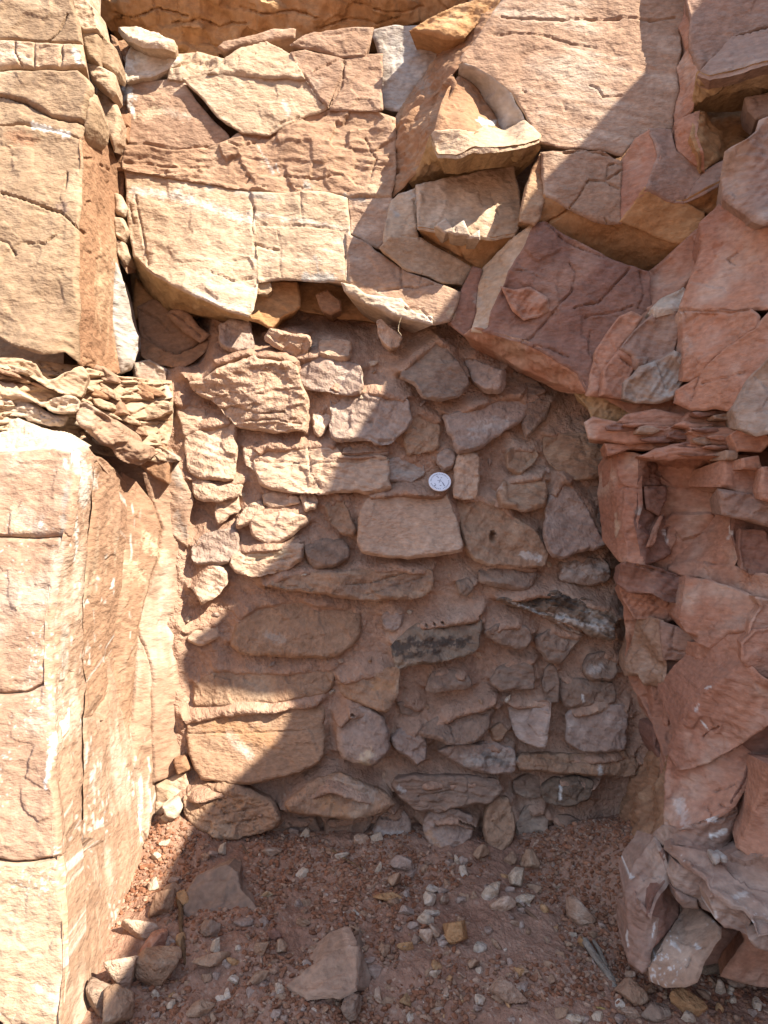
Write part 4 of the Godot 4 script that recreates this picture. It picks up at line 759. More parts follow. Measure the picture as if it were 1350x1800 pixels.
# ---------------------------------------------------------------- the wall: outline, palette, how far it stands out of the mud, edge width, more
func wall_stones() -> Array:
	return [
		[[382,570, 405,560, 436,566, 441,600, 440,612, 402,614, 386,606], "sgrey", .045, 8, {}],
		[[467,595, 479,582, 489,584, 541,595, 544,605, 537,621, 528,633, 508,621, 476,605], "stan", .075, 9, {"gy": .10}],
		[[562,601, 568,599, 612,599, 616,607, 615,626, 600,629, 565,628], "stan", .045, 7, {}],
		[[525,635, 540,630, 580,632, 630,640, 638,650, 636,675, 628,688, 600,686, 590,684, 545,682, 526,672], "sgrey", .05, 7, {"u": .004}],
		[[331,674, 358,667, 384,646, 446,628, 456,636, 505,635, 520,648, 525,670, 538,706, 534,762, 521,755, 476,762, 463,759, 417,749, 394,729, 381,713, 342,693], "stan", .085, 12, {"f": .016, "fs": .11, "gy": .03, "s": .006, "sf": 35, "sl": -.3}],
		[[307,715, 318,709, 352,713, 358,737, 350,752, 322,764, 317,750], "stan", .03, 7, {}],
		[[325,770, 345,755, 390,745, 413,742, 413,760, 410,830, 405,842, 352,840, 328,825], "stan", .04, 7, {"gy": -.02}],
		[[337,848, 350,840, 375,855, 420,852, 415,870, 382,879, 345,876, 338,868], "stan", .045, 6, {}],
		[[382,881, 412,872, 414,895, 385,918, 379,905], "stan", .03, 5, {}],
		[[583,690, 595,687, 655,690, 695,700, 718,705, 722,740, 712,755, 680,778, 655,778, 650,770, 610,770, 592,772, 583,765], "sgrey", .055, 6, {"u": .0035}],
		[[550,730, 574,718, 576,740, 560,762, 551,755], "stan", .025, 5, {}],
		[[447,815, 452,800, 470,790, 540,782, 590,783, 600,800, 680,800, 680,840, 688,855, 665,862, 600,858, 570,862, 540,864, 480,862, 455,850], "stan", .05, 7, {"m": 2, "s": .004, "sf": 40}],
		[[604,784, 640,786, 678,792, 676,799, 606,798], "sgrey", .03, 4, {}],
		[[428,790, 450,782, 452,812, 445,828, 432,815], "stan", .03, 5, {}],
		[[462,870, 480,866, 520,873, 522,885, 475,890, 464,885], "stan", .035, 5, {}],
		[[527,872, 545,862, 553,875, 552,890, 535,895], "stan", .035, 6, {}],
		[[415,910, 430,890, 455,880, 462,895, 440,915, 418,928], "stan", .035, 7, {}],
		[[440,920, 452,900, 480,897, 530,905, 540,920, 500,945, 470,952, 445,940], "stan", .05, 10, {}],
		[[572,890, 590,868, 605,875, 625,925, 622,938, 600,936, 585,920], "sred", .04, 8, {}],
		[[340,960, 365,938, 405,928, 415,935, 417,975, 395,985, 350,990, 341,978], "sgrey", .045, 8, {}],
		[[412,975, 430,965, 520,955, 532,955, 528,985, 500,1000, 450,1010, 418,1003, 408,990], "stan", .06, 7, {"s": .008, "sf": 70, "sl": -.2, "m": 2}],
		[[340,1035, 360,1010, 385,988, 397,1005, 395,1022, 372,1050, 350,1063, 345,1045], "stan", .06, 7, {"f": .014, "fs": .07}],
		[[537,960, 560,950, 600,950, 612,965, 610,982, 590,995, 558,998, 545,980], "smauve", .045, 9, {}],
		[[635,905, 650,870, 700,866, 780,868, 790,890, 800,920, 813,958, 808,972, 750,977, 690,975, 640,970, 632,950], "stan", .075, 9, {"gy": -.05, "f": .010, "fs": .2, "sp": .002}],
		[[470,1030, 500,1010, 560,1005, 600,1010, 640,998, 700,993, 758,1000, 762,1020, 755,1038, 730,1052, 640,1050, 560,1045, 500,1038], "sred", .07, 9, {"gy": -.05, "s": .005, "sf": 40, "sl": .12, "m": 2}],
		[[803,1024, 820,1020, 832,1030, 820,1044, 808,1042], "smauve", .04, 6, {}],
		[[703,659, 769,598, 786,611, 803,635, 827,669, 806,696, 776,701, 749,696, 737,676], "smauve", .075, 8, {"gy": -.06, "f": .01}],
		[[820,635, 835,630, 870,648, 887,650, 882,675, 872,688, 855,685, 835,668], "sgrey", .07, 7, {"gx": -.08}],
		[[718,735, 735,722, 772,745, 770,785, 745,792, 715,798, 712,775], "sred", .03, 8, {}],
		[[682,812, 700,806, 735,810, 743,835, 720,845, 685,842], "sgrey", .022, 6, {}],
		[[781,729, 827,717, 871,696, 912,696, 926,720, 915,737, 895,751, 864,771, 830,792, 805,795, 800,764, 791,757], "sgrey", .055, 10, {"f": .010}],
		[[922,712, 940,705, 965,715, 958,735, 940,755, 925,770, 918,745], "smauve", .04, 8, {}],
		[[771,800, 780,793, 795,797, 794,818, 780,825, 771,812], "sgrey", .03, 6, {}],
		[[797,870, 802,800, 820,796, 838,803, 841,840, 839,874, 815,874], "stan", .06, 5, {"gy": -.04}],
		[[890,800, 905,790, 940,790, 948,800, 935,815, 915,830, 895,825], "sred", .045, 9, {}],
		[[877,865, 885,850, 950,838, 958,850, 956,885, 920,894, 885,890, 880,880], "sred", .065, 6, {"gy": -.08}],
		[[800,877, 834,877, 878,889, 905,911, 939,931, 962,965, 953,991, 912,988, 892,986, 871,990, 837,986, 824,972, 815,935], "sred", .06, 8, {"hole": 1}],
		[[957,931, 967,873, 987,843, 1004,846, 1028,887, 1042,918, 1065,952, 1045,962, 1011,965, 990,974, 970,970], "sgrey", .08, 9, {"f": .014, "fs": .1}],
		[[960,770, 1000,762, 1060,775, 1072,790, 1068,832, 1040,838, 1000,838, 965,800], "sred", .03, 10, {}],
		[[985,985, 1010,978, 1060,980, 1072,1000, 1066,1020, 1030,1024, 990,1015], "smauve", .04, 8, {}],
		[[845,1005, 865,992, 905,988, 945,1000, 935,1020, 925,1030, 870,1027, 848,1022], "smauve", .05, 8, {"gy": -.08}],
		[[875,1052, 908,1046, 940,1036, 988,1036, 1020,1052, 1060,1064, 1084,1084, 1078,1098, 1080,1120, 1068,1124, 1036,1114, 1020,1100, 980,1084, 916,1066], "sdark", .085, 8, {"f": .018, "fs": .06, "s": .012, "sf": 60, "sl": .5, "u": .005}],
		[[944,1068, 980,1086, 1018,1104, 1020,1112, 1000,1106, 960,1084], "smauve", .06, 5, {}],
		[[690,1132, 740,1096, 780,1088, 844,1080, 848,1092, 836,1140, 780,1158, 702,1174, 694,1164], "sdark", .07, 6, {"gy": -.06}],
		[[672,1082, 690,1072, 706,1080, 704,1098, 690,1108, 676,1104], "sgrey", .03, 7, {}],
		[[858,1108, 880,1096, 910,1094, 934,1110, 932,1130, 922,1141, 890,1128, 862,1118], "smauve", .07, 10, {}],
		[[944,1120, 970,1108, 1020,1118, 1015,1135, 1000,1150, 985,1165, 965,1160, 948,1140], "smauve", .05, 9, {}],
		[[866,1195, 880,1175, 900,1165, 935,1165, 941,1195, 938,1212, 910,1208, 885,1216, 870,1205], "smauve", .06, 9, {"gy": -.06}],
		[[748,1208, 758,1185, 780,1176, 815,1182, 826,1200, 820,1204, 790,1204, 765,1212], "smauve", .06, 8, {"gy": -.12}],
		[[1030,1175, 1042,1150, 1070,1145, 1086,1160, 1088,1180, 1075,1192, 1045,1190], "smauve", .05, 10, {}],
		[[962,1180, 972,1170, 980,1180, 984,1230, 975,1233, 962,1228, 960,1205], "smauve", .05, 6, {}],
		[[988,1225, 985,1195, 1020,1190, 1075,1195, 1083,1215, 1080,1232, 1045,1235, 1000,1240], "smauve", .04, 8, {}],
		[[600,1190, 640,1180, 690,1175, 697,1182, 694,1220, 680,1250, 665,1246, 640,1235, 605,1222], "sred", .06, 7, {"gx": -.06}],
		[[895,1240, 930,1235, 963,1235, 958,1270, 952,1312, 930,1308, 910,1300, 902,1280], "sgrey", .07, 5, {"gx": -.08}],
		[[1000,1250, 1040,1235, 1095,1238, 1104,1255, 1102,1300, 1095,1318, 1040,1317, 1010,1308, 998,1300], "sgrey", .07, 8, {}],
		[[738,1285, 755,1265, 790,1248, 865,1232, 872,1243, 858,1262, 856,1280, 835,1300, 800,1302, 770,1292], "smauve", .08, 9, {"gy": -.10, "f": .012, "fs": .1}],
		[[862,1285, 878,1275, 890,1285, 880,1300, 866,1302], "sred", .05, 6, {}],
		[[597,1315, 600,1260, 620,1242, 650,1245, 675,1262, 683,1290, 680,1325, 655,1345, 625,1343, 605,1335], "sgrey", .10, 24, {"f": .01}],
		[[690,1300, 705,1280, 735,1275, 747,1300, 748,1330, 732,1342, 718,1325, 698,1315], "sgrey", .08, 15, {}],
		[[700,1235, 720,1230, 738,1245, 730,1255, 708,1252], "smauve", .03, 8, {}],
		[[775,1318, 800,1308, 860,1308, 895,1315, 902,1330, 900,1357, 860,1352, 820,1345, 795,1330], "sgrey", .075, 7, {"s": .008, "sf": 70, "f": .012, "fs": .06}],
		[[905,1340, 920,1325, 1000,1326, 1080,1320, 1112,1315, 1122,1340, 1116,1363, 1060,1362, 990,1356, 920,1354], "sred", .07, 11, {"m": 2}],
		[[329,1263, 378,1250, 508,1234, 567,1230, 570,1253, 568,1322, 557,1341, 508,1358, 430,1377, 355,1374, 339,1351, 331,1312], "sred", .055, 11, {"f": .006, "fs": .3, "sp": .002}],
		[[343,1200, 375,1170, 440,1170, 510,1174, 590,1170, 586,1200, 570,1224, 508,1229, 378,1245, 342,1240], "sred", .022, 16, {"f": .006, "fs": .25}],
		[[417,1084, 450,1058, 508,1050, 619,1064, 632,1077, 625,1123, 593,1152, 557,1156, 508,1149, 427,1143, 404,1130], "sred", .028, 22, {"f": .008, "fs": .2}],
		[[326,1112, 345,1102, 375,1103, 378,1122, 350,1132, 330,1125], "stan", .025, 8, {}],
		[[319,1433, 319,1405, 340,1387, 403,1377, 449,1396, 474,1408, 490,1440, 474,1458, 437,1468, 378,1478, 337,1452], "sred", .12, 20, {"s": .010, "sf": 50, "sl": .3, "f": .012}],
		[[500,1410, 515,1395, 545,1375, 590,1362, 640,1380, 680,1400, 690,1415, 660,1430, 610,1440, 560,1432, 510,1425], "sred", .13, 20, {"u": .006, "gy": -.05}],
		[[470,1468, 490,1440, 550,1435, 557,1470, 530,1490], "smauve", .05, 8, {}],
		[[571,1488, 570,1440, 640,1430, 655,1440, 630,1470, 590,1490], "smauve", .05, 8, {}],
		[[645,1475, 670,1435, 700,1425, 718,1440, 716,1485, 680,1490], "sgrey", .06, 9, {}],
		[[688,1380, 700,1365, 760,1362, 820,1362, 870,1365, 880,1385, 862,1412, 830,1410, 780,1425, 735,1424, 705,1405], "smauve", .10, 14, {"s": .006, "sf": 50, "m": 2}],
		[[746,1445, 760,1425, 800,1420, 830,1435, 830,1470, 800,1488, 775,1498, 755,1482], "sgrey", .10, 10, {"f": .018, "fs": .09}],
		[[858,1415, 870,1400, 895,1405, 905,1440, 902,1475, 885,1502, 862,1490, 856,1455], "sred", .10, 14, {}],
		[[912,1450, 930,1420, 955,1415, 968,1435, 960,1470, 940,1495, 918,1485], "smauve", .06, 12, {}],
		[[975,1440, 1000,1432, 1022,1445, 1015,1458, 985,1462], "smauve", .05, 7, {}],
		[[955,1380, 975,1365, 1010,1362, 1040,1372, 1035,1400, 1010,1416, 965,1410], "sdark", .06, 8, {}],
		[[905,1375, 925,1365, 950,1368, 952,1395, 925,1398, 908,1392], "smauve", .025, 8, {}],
		[[665,565, 672,560, 685,577, 706,590, 702,605, 688,608, 675,595], "stan", .10, 6, {"gy": .05}],
		[[1020,846, 1064,842, 1072,900, 1052,920, 1036,892], "smauve", .02, 7, {}],
		[[846,640, 880,620, 920,650, 960,690, 930,700, 890,688], "smauve", .012, 8, {}],
	]


func build_wall() -> void:
	var wall := top("stone_wall")
	wall.position = at(675, 1480, WALL)
	tag(wall, "low ancient wall of rough stones set in red mud mortar under the overhang", "wall", "", "thing")
	var list := wall_stones()
	var k := 0
	for s in list:
		var poly := PackedVector2Array()
		for t in range(0, s[0].size(), 2): poly.append(Vector2(s[0][t], s[0][t + 1]))
		var bb := Rect2(poly[0], Vector2.ZERO)
		for q in poly: bb = bb.expand(q)
		s[2] *= 0.85
		stones.append([poly, bb, s[2]])
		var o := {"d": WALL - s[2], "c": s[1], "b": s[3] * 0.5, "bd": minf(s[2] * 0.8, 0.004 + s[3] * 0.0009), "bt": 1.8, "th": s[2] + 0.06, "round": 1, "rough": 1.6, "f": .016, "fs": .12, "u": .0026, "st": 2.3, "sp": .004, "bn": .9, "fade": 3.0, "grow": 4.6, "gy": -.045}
		o.merge(s[4], true)
		var a := Acc.new()
		patch(a, s[0], o)
		if o.has("hole"):
			for v in a.v.size():
				var e := a.v[v]
				var hx := (e.x - at(868, 944, 2.1).x) / 0.011
				var hy := (e.y - at(868, 944, 2.1).y) / 0.020
				var hd := hx * hx + hy * hy
				if hd < 1.0: a.v[v] = e + Vector3(0, 0, -0.05 * (1.0 - hd))
		commit(a, "stone", mats["stone%d" % (k % 3)], wall)
		k += 1
	build_mortar(wall)


func build_mortar(wall: Node3D) -> void:
	var a := Acc.new()
	var step := 2.8
	var x0 := 232.0
	var y0 := 478.0
	var w := int((1185.0 - x0) / step) + 1
	var h := int((1545.0 - y0) / step) + 1
	for j in h:
		for i in w:
			var q := Vector2(x0 + i * step, y0 + j * step)
			var bulge := 0.0
			for s in stones:
				var bb: Rect2 = s[1]
				if not bb.grow(30.0).has_point(q): continue
				var poly: PackedVector2Array = s[0]
				var best := 1e9
				var near := q
				var m := poly.size()
				for e in m:
					var c := Geometry2D.get_closest_point_to_segment(q, poly[e], poly[(e + 1) % m])
					var dq := c.distance_squared_to(q)
					if dq < best:
						best = dq
						near = c
				if Geometry2D.is_point_in_polygon(q, poly):
					var upi := (q.y - near.y) / maxf(sqrt(best), 0.01)
					var sidei := clampf(0.45 + upi * 0.58, 0.0, 1.0)
					bulge = maxf(bulge, s[2] * lerpf(0.97 * sidei, 0.3, smoothstep(5.0, 14.0, sqrt(best))))
					continue
				var dist := sqrt(best)
				var up := (near.y - q.y) / maxf(dist, 0.01)    # 1: the mud lies on top of the stone, -1: under it
				var side := clampf(0.45 + up * 0.58, 0.0, 1.0)
				bulge = maxf(bulge, s[2] * 0.97 * side * exp(-pow(dist / (9.0 + 9.0 * side), 1.5)))
			var d := WALL
			d += 0.10 * smoothstep(625.0, 560.0, q.y) * smoothstep(760.0, 700.0, q.x)
			d += 0.13 * smoothstep(375.0, 335.0, q.x) * smoothstep(655.0, 615.0, q.y)
			d -= 0.10 * smoothstep(1085.0, 1175.0, q.x) * smoothstep(1000.0, 1250.0, q.y)
			d -= 0.05 * smoothstep(1440.0, 1540.0, q.y)
			d -= 0.03 * smoothstep(345.0, 310.0, q.x) * smoothstep(650.0, 720.0, q.y)
			var p := at(q.x, q.y, d)
			var un := nA.get_noise_3dv(p * 8.0) * 0.018 + nA.get_noise_3dv(p * 24.0) * 0.012 + nB.get_noise_3dv(p * 45.0) * 0.006 + nC.get_noise_3dv(p * 90.0) * 0.0025
			un += 0.010 * nR.get_noise_3dv(p * 0.7)
			bulge += 0.55 * bulge * nA.get_noise_3dv(p * 13.0)
			a.v.append(p + shift(p) + Vector3(0, 0, bulge + un))
			a.n.append(Vector3.ZERO)
			var col := tint(p, PAL["mud"], 0)
			if nC.get_noise_3dv(p * 160.0) > 0.62: col = col.lerp(Color(.58, .48, .40), .4)
			a.c.append(col)
	for j in h - 1:
		for i in w - 1:
			var k := j * w + i
			tri_add(a, k, k + 1, k + w + 1)
			tri_add(a, k, k + w + 1, k + w)
	for k in a.n.size(): a.n[k] = a.n[k].normalized()
	var keep := a.v.duplicate()
	commit(a, "mud_mortar", mats["mud"], wall)
	# little stones pressed into the joints
	var rng := RandomNumberGenerator.new()
	rng.seed = 9
	var me := []
	for e in ["stan", "sred", "sgrey", "pale"]: me.append(rock_mesh(300 + me.size() * 7, 2, 12, 0.02, e))
	var spots := [[555,1381,16], [545,1393,12], [563,1391,9], [575,1400,8], [600,1160,12], [650,1160,9], [735,900,9], [850,1010,10], [640,700,12], [655,640,14], [660,655,10], [300,690,14], [425,870,10], [540,1010,9], [790,1010,9], [845,1150,12], [720,1075,12], [560,1090,10], [980,1050,10], [600,720,10], [965,990,9], [930,1330,9], [585,1215,12], [745,715,9], [380,1085,10], [330,1090,12], [480,1165,10], [750,1245,10], [690,1195,9], [890,1230,11], [840,1230,10], [955,1330,9], [675,1360,12], [700,1440,12], [590,1352,9], [960,830,10], [860,815,10], [640,850,9], [880,905,10], [430,760,10]]
	for e in spots:
		var k := int((e[1] - y0) / step) * w + int((e[0] - x0) / step)
		var o := MeshInstance3D.new()
		o.mesh = me[rng.randi() % 4]
		o.material_override = mats["loose"]
		o.name = "pebble"
		wall.add_child(o, true)
		var sz: float = e[2] * K * 2.1 * 1.5
		o.transform = Transform3D(Basis.from_euler(Vector3(rng.randf() * 3.0, rng.randf() * 3.0, rng.randf() * 3.0)) * Basis.from_scale(Vector3(sz * 1.4, sz * .8, sz)), keep[k] - wall.position)


func build_cliff(called: String, label: String, list: Array, where: Vector3) -> Node3D:
	var root := top(called)
	root.position = where
	tag(root, label, "cliff", "", "structure")
	var a: Acc = null
	var named := ""
	for e in list:
		if e[0] != "+":
			if a: commit(a, named, mats["rock"], root)
			a = Acc.new()
			named = e[0]
		var o: Dictionary = e[3].duplicate()
		o["c"] = e[1]
		if called != "cliff_left":
			o["bmax"] = 3.0
			o["bdmax"] = 0.006
			if not o.has("grow"): o["grow"] = 3.2
		patch(a, e[2], o)
	commit(a, named, mats["rock"], root)
	return root


func mass(root: Node3D, lo: Vector3, hi: Vector3, pal: String) -> void:
	# the body of the cliff behind and around what the lens takes in
	var a := Acc.new()
	var c := (lo + hi) / 2.0
	var e := (hi - lo) / 2.0
	for f in 6:
		var ax := f / 2
		var sg := 1.0 if f % 2 == 0 else -1.0
		var ub := (ax + 1) % 3
		var vb := (ax + 2) % 3
		var nu := clampi(int(e[ub] * 2.0 / 0.09), 2, 60)
		var nv := clampi(int(e[vb] * 2.0 / 0.09), 2, 60)
		var k0 := a.v.size()
		for j in nv + 1:
			for i in nu + 1:
				var p := c
				p[ax] += e[ax] * sg
				p[ub] += e[ub] * (2.0 * i / nu - 1.0)
				p[vb] += e[vb] * (2.0 * j / nv - 1.0)
				var n := Vector3.ZERO
				n[ax] = sg
				var edge := smoothstep(0.0, 0.2, minf(minf(i, nu - i) / float(nu), minf(j, nv - j) / float(nv)) * 4.0)
				a.v.append(p + n * (relief(p, .05, .5, .02, .02, 9.0, .1, 0, 0) - .04) * edge)
				a.n.append(Vector3.ZERO)
				a.c.append(tint(p, PAL[pal], 2))
		for j in nv:
			for i in nu:
				var k := k0 + j * (nu + 1) + i
				if sg > 0.0:
					tri_add(a, k, k + nu + 2, k + 1)
					tri_add(a, k, k + nu + 1, k + nu + 2)
				else:
					tri_add(a, k, k + 1, k + nu + 2)
					tri_add(a, k, k + nu + 2, k + nu + 1)
	for k in a.n.size(): a.n[k] = a.n[k].normalized()
	commit(a, "rock_mass", mats["rock"], root)


func spur(root: Node3D) -> void:
	# the buttress beside the alcove that keeps the sun off its right half: its skyline is read back from the edge of that shade along the sun's rays
	var edge := [[1345,0,1.84], [1250,12,1.85], [1200,40,1.92], [1120,140,1.93], [1030,240,1.93], [965,308,1.93], [860,430,2.0], [760,560,2.1], [700,640,2.12], [640,740,2.12], [590,815,2.12], [545,905,2.12], [475,990,2.12], [390,1078,2.13], [345,1118,2.13], [318,1158,2.13], [335,1192,2.13], [420,1214,2.13], [508,1218,2.13], [514,1252,2.12], [490,1295,2.12], [440,1345,2.12], [385,1395,2.1], [325,1455,2.1], [290,1500,2.1], [250,1580,1.95], [200,1690,1.70], [150,1800,1.50], [60,1960,1.25]]
	var xs := 1.72
	var pr := PackedVector2Array()
	for e in edge:
		var p := at(e[0], e[1], e[2])
		var q := p + SUN * ((xs - p.x) / SUN.x)
		pr.append(Vector2(q.z, q.y))
	pr.append(Vector2(1.0, pr[pr.size() - 1].y - 0.25))
	pr.append(Vector2(1.5, 0.9))
	pr.append(Vector2(1.8, -0.4))
	pr.append(Vector2(-3.6, -0.4))
	pr.append(Vector2(-3.6, pr[0].y))
	# a finer, rougher outline
	var fine := PackedVector2Array()
	for k in pr.size():
		var p0 := pr[k]
		var p1 := pr[(k + 1) % pr.size()]
		var n := maxi(1, int(p0.distance_to(p1) / 0.035))
		for t in n:
			var q := p0.lerp(p1, float(t) / n)
			fine.append(q + Vector2(nA.get_noise_2d(q.x * 30.0, q.y * 30.0), nA.get_noise_2d(q.x * 30.0, q.y * 30.0 + 70.0)) * 0.007)
	var idx := Geometry2D.triangulate_polygon(fine)
	var a := Acc.new()
	var m := fine.size()
	for side in 2:
		var k0 := a.v.size()
		for q in fine:
			var p := Vector3(xs + side * 1.6, q.y, q.x)
			a.v.append(p)
			a.n.append(Vector3(1.0 if side else -1.0, 0, 0))
			a.c.append(tint(p, PAL["orange"], 2))
		for t in range(0, idx.size(), 3):
			a.i.append_array([k0 + idx[t], k0 + idx[t + 1], k0 + idx[t + 2]] if side else [k0 + idx[t], k0 + idx[t + 2], k0 + idx[t + 1]])
	for k in m:
		var k1 := (k + 1) % m
		var t := fine[k1] - fine[k]
		var nn := Vector3(0, t.x, -t.y).normalized()
		if nn.y < 0.0 and fine[k].y > 0.5 and fine[k].x < -3.0: nn = -nn
		var k0 := a.v.size()
		for q in [[0, k], [0, k1], [1, k1], [1, k]]:
			a.v.append(a.v[q[0] * m + q[1]])
			a.n.append(nn)
			a.c.append(a.c[q[0] * m + q[1]])
		a.i.append_array([k0, k0 + 1, k0 + 2, k0, k0 + 2, k0 + 3])
	commit(a, "rock_buttress", mats["rock"], root)


func gh(x: float, z: float) -> float:
	var d := -z
	var y := 0.012 - 0.11 * clampf((2.1 - d) / 0.7, -0.3, 4.0)
	y += 0.075 * exp(-(pow((x + 0.58) / 0.15, 2.0) + pow((d - 2.12) / 0.22, 2.0)))
	y += 0.12 * exp(-(pow((x - 0.68) / 0.16, 2.0) + pow((d - 1.95) / 0.22, 2.0)))
	y += 0.03 * exp(-(pow((x + 0.45) / 0.2, 2.0) + pow((d - 1.75) / 0.15, 2.0)))
	y += nA.get_noise_3d(x * 5.0, 7.0, z * 5.0) * 0.034 + nA.get_noise_3d(x * 22.0, 3.0, z * 22.0) * 0.014 + 0.018 * smoothstep(1.9, 2.12, d)
	return y


func axis(lo: float, hi: float, step: float, far: float) -> PackedFloat32Array:
	var r := PackedFloat32Array()
	var back := PackedFloat32Array()
	var s := step
	var v := lo
	while v > -far:
		s *= 1.35
		v -= s
		back.append(v)
	back.reverse()
	r.append_array(back)
	v = lo
	while v < hi:
		r.append(v)
		v += step
	s = step
	while v < far:
		r.append(v)
		s *= 1.35
		v += s
	return r


func build_ground() -> void:
	var a := Acc.new()
	var xs := axis(-0.85, 0.95, 0.0052, 60.0)
	var zs := axis(-2.25, -1.28, 0.0052, 60.0)
	var w := xs.size()
	for z in zs:
		for x in xs:
			var p := Vector3(x, gh(x, z), z)
			if absf(x) < 1.6 and z > -2.6 and z < -0.8:
				p.y += nB.get_noise_3d(x * 70.0, 1.0, z * 70.0) * 0.0045 + nC.get_noise_3d(x * 150.0, 1.0, z * 150.0) * 0.0026 - nR.get_noise_3d(x * 1.3, 0.0, z * 1.3) * 0.004
			a.v.append(p)
			a.n.append(Vector3.ZERO)
			var b := nB.get_noise_3d(x * 40.0, 2.0, z * 40.0)
			var c := Color(.315, .172, .118).lerp(Color(.40, .24, .17), clampf(0.5 + nA.get_noise_3d(x * 6.0, 9.0, z * 6.0) * 1.2 + b * .5, 0, 1))
			var g := 1.0 + 0.2 * nC.get_noise_3d(x * 130.0, 5.0, z * 130.0)
			c = Color(c.r * g, c.g * g, c.b * g)
			if nC.get_noise_3d(x * 190.0, 25.0, z * 190.0) > 0.5: c = c.lerp(Color(.55, .42, .33), .5)
			a.c.append(c)
	for j in zs.size() - 1:
		for i in w - 1:
			var k := j * w + i
			tri_add(a, k, k + 1, k + w + 1)
			tri_add(a, k, k + w + 1, k + w)
	for k in a.n.size():
		a.n[k] = a.n[k].normalized()
	var o := commit(a, "ground", mats["dirt"], self, Vector3.ZERO)
	tag(o, "red brown dirt floor in front of the wall", "ground", "", "structure")


# ---------------------------------------------------------------- loose stones
func ico(level: int) -> Array:
	var t := (1.0 + sqrt(5.0)) / 2.0
	var v := [Vector3(-1, t, 0), Vector3(1, t, 0), Vector3(-1, -t, 0), Vector3(1, -t, 0), Vector3(0, -1, t), Vector3(0, 1, t), Vector3(0, -1, -t), Vector3(0, 1, -t), Vector3(t, 0, -1), Vector3(t, 0, 1), Vector3(-t, 0, -1), Vector3(-t, 0, 1)]
	for k in v.size(): v[k] = v[k].normalized()
	var f := [0, 11, 5, 0, 5, 1, 0, 1, 7, 0, 7, 10, 0, 10, 11, 1, 5, 9, 5, 11, 4, 11, 10, 2, 10, 7, 6, 7, 1, 8, 3, 9, 4, 3, 4, 2, 3, 2, 6, 3, 6, 8, 3, 8, 9, 4, 9, 5, 2, 4, 11, 6, 2, 10, 8, 6, 7, 9, 8, 1]
	for _l in level:
		var mid := {}
		var nf := []
		for e in range(0, f.size(), 3):
			var tri3 := [f[e], f[e + 1], f[e + 2]]
			var ms := []
			for q in 3:
				var i0: int = tri3[q]
				var i1: int = tri3[(q + 1) % 3]
				var key := Vector2i(mini(i0, i1), maxi(i0, i1))
				if not mid.has(key):
					mid[key] = v.size()
					v.append(((v[i0] + v[i1]) / 2.0).normalized())
				ms.append(mid[key])
			nf.append_array([tri3[0], ms[0], ms[2], tri3[1], ms[1], ms[0], tri3[2], ms[2], ms[1], ms[0], ms[1], ms[2]])
		f = nf
	return [v, f]


func rock_mesh(sd: int, level: int, cuts: int, rough: float, pal: String) -> ArrayMesh:
	var rng := RandomNumberGenerator.new()
	rng.seed = sd
	var ns := []
	for k in cuts:
		ns.append([Vector3(rng.randfn(), rng.randfn(), rng.randfn()).normalized(), rng.randf_range(0.38, 0.72)])
	var base := ico(level)
	var a := Acc.new()
	var off := Vector3(sd * 1.7, sd * 0.9, 0)
	for u in base[0]:
		var r := 1.0
		for e in ns:
			var c: float = u.dot(e[0])
			if c > 0.05: r = minf(r, e[1] / c)
		r += rough * (nA.get_noise_3dv((u + off) * 9.0) + 0.5 * nB.get_noise_3dv((u + off) * 26.0))
		a.v.append(u * r * 0.5)
		a.n.append(Vector3.ZERO)
		a.c.append(tint((u + off) * 0.12, PAL[pal], 0))
	for e in range(0, base[1].size(), 3): tri_add(a, base[1][e], base[1][e + 2], base[1][e + 1])
	for k in a.n.size(): a.n[k] = a.n[k].normalized()
	var arr := []
	arr.resize(Mesh.ARRAY_MAX)
	arr[Mesh.ARRAY_VERTEX] = a.v
	arr[Mesh.ARRAY_NORMAL] = a.n
	arr[Mesh.ARRAY_COLOR] = a.c
	arr[Mesh.ARRAY_INDEX] = a.i
	var me := ArrayMesh.new()
	me.add_surface_from_arrays(Mesh.PRIMITIVE_TRIANGLES, arr)
	return me


func land(px: float, py: float) -> Vector3:
	var d := 1.15
	while d < 2.3:
		var p := at(px, py, d)
		if p.y < gh(p.x, p.z): return p
		d += 0.004
	return at(px, py, 2.1)


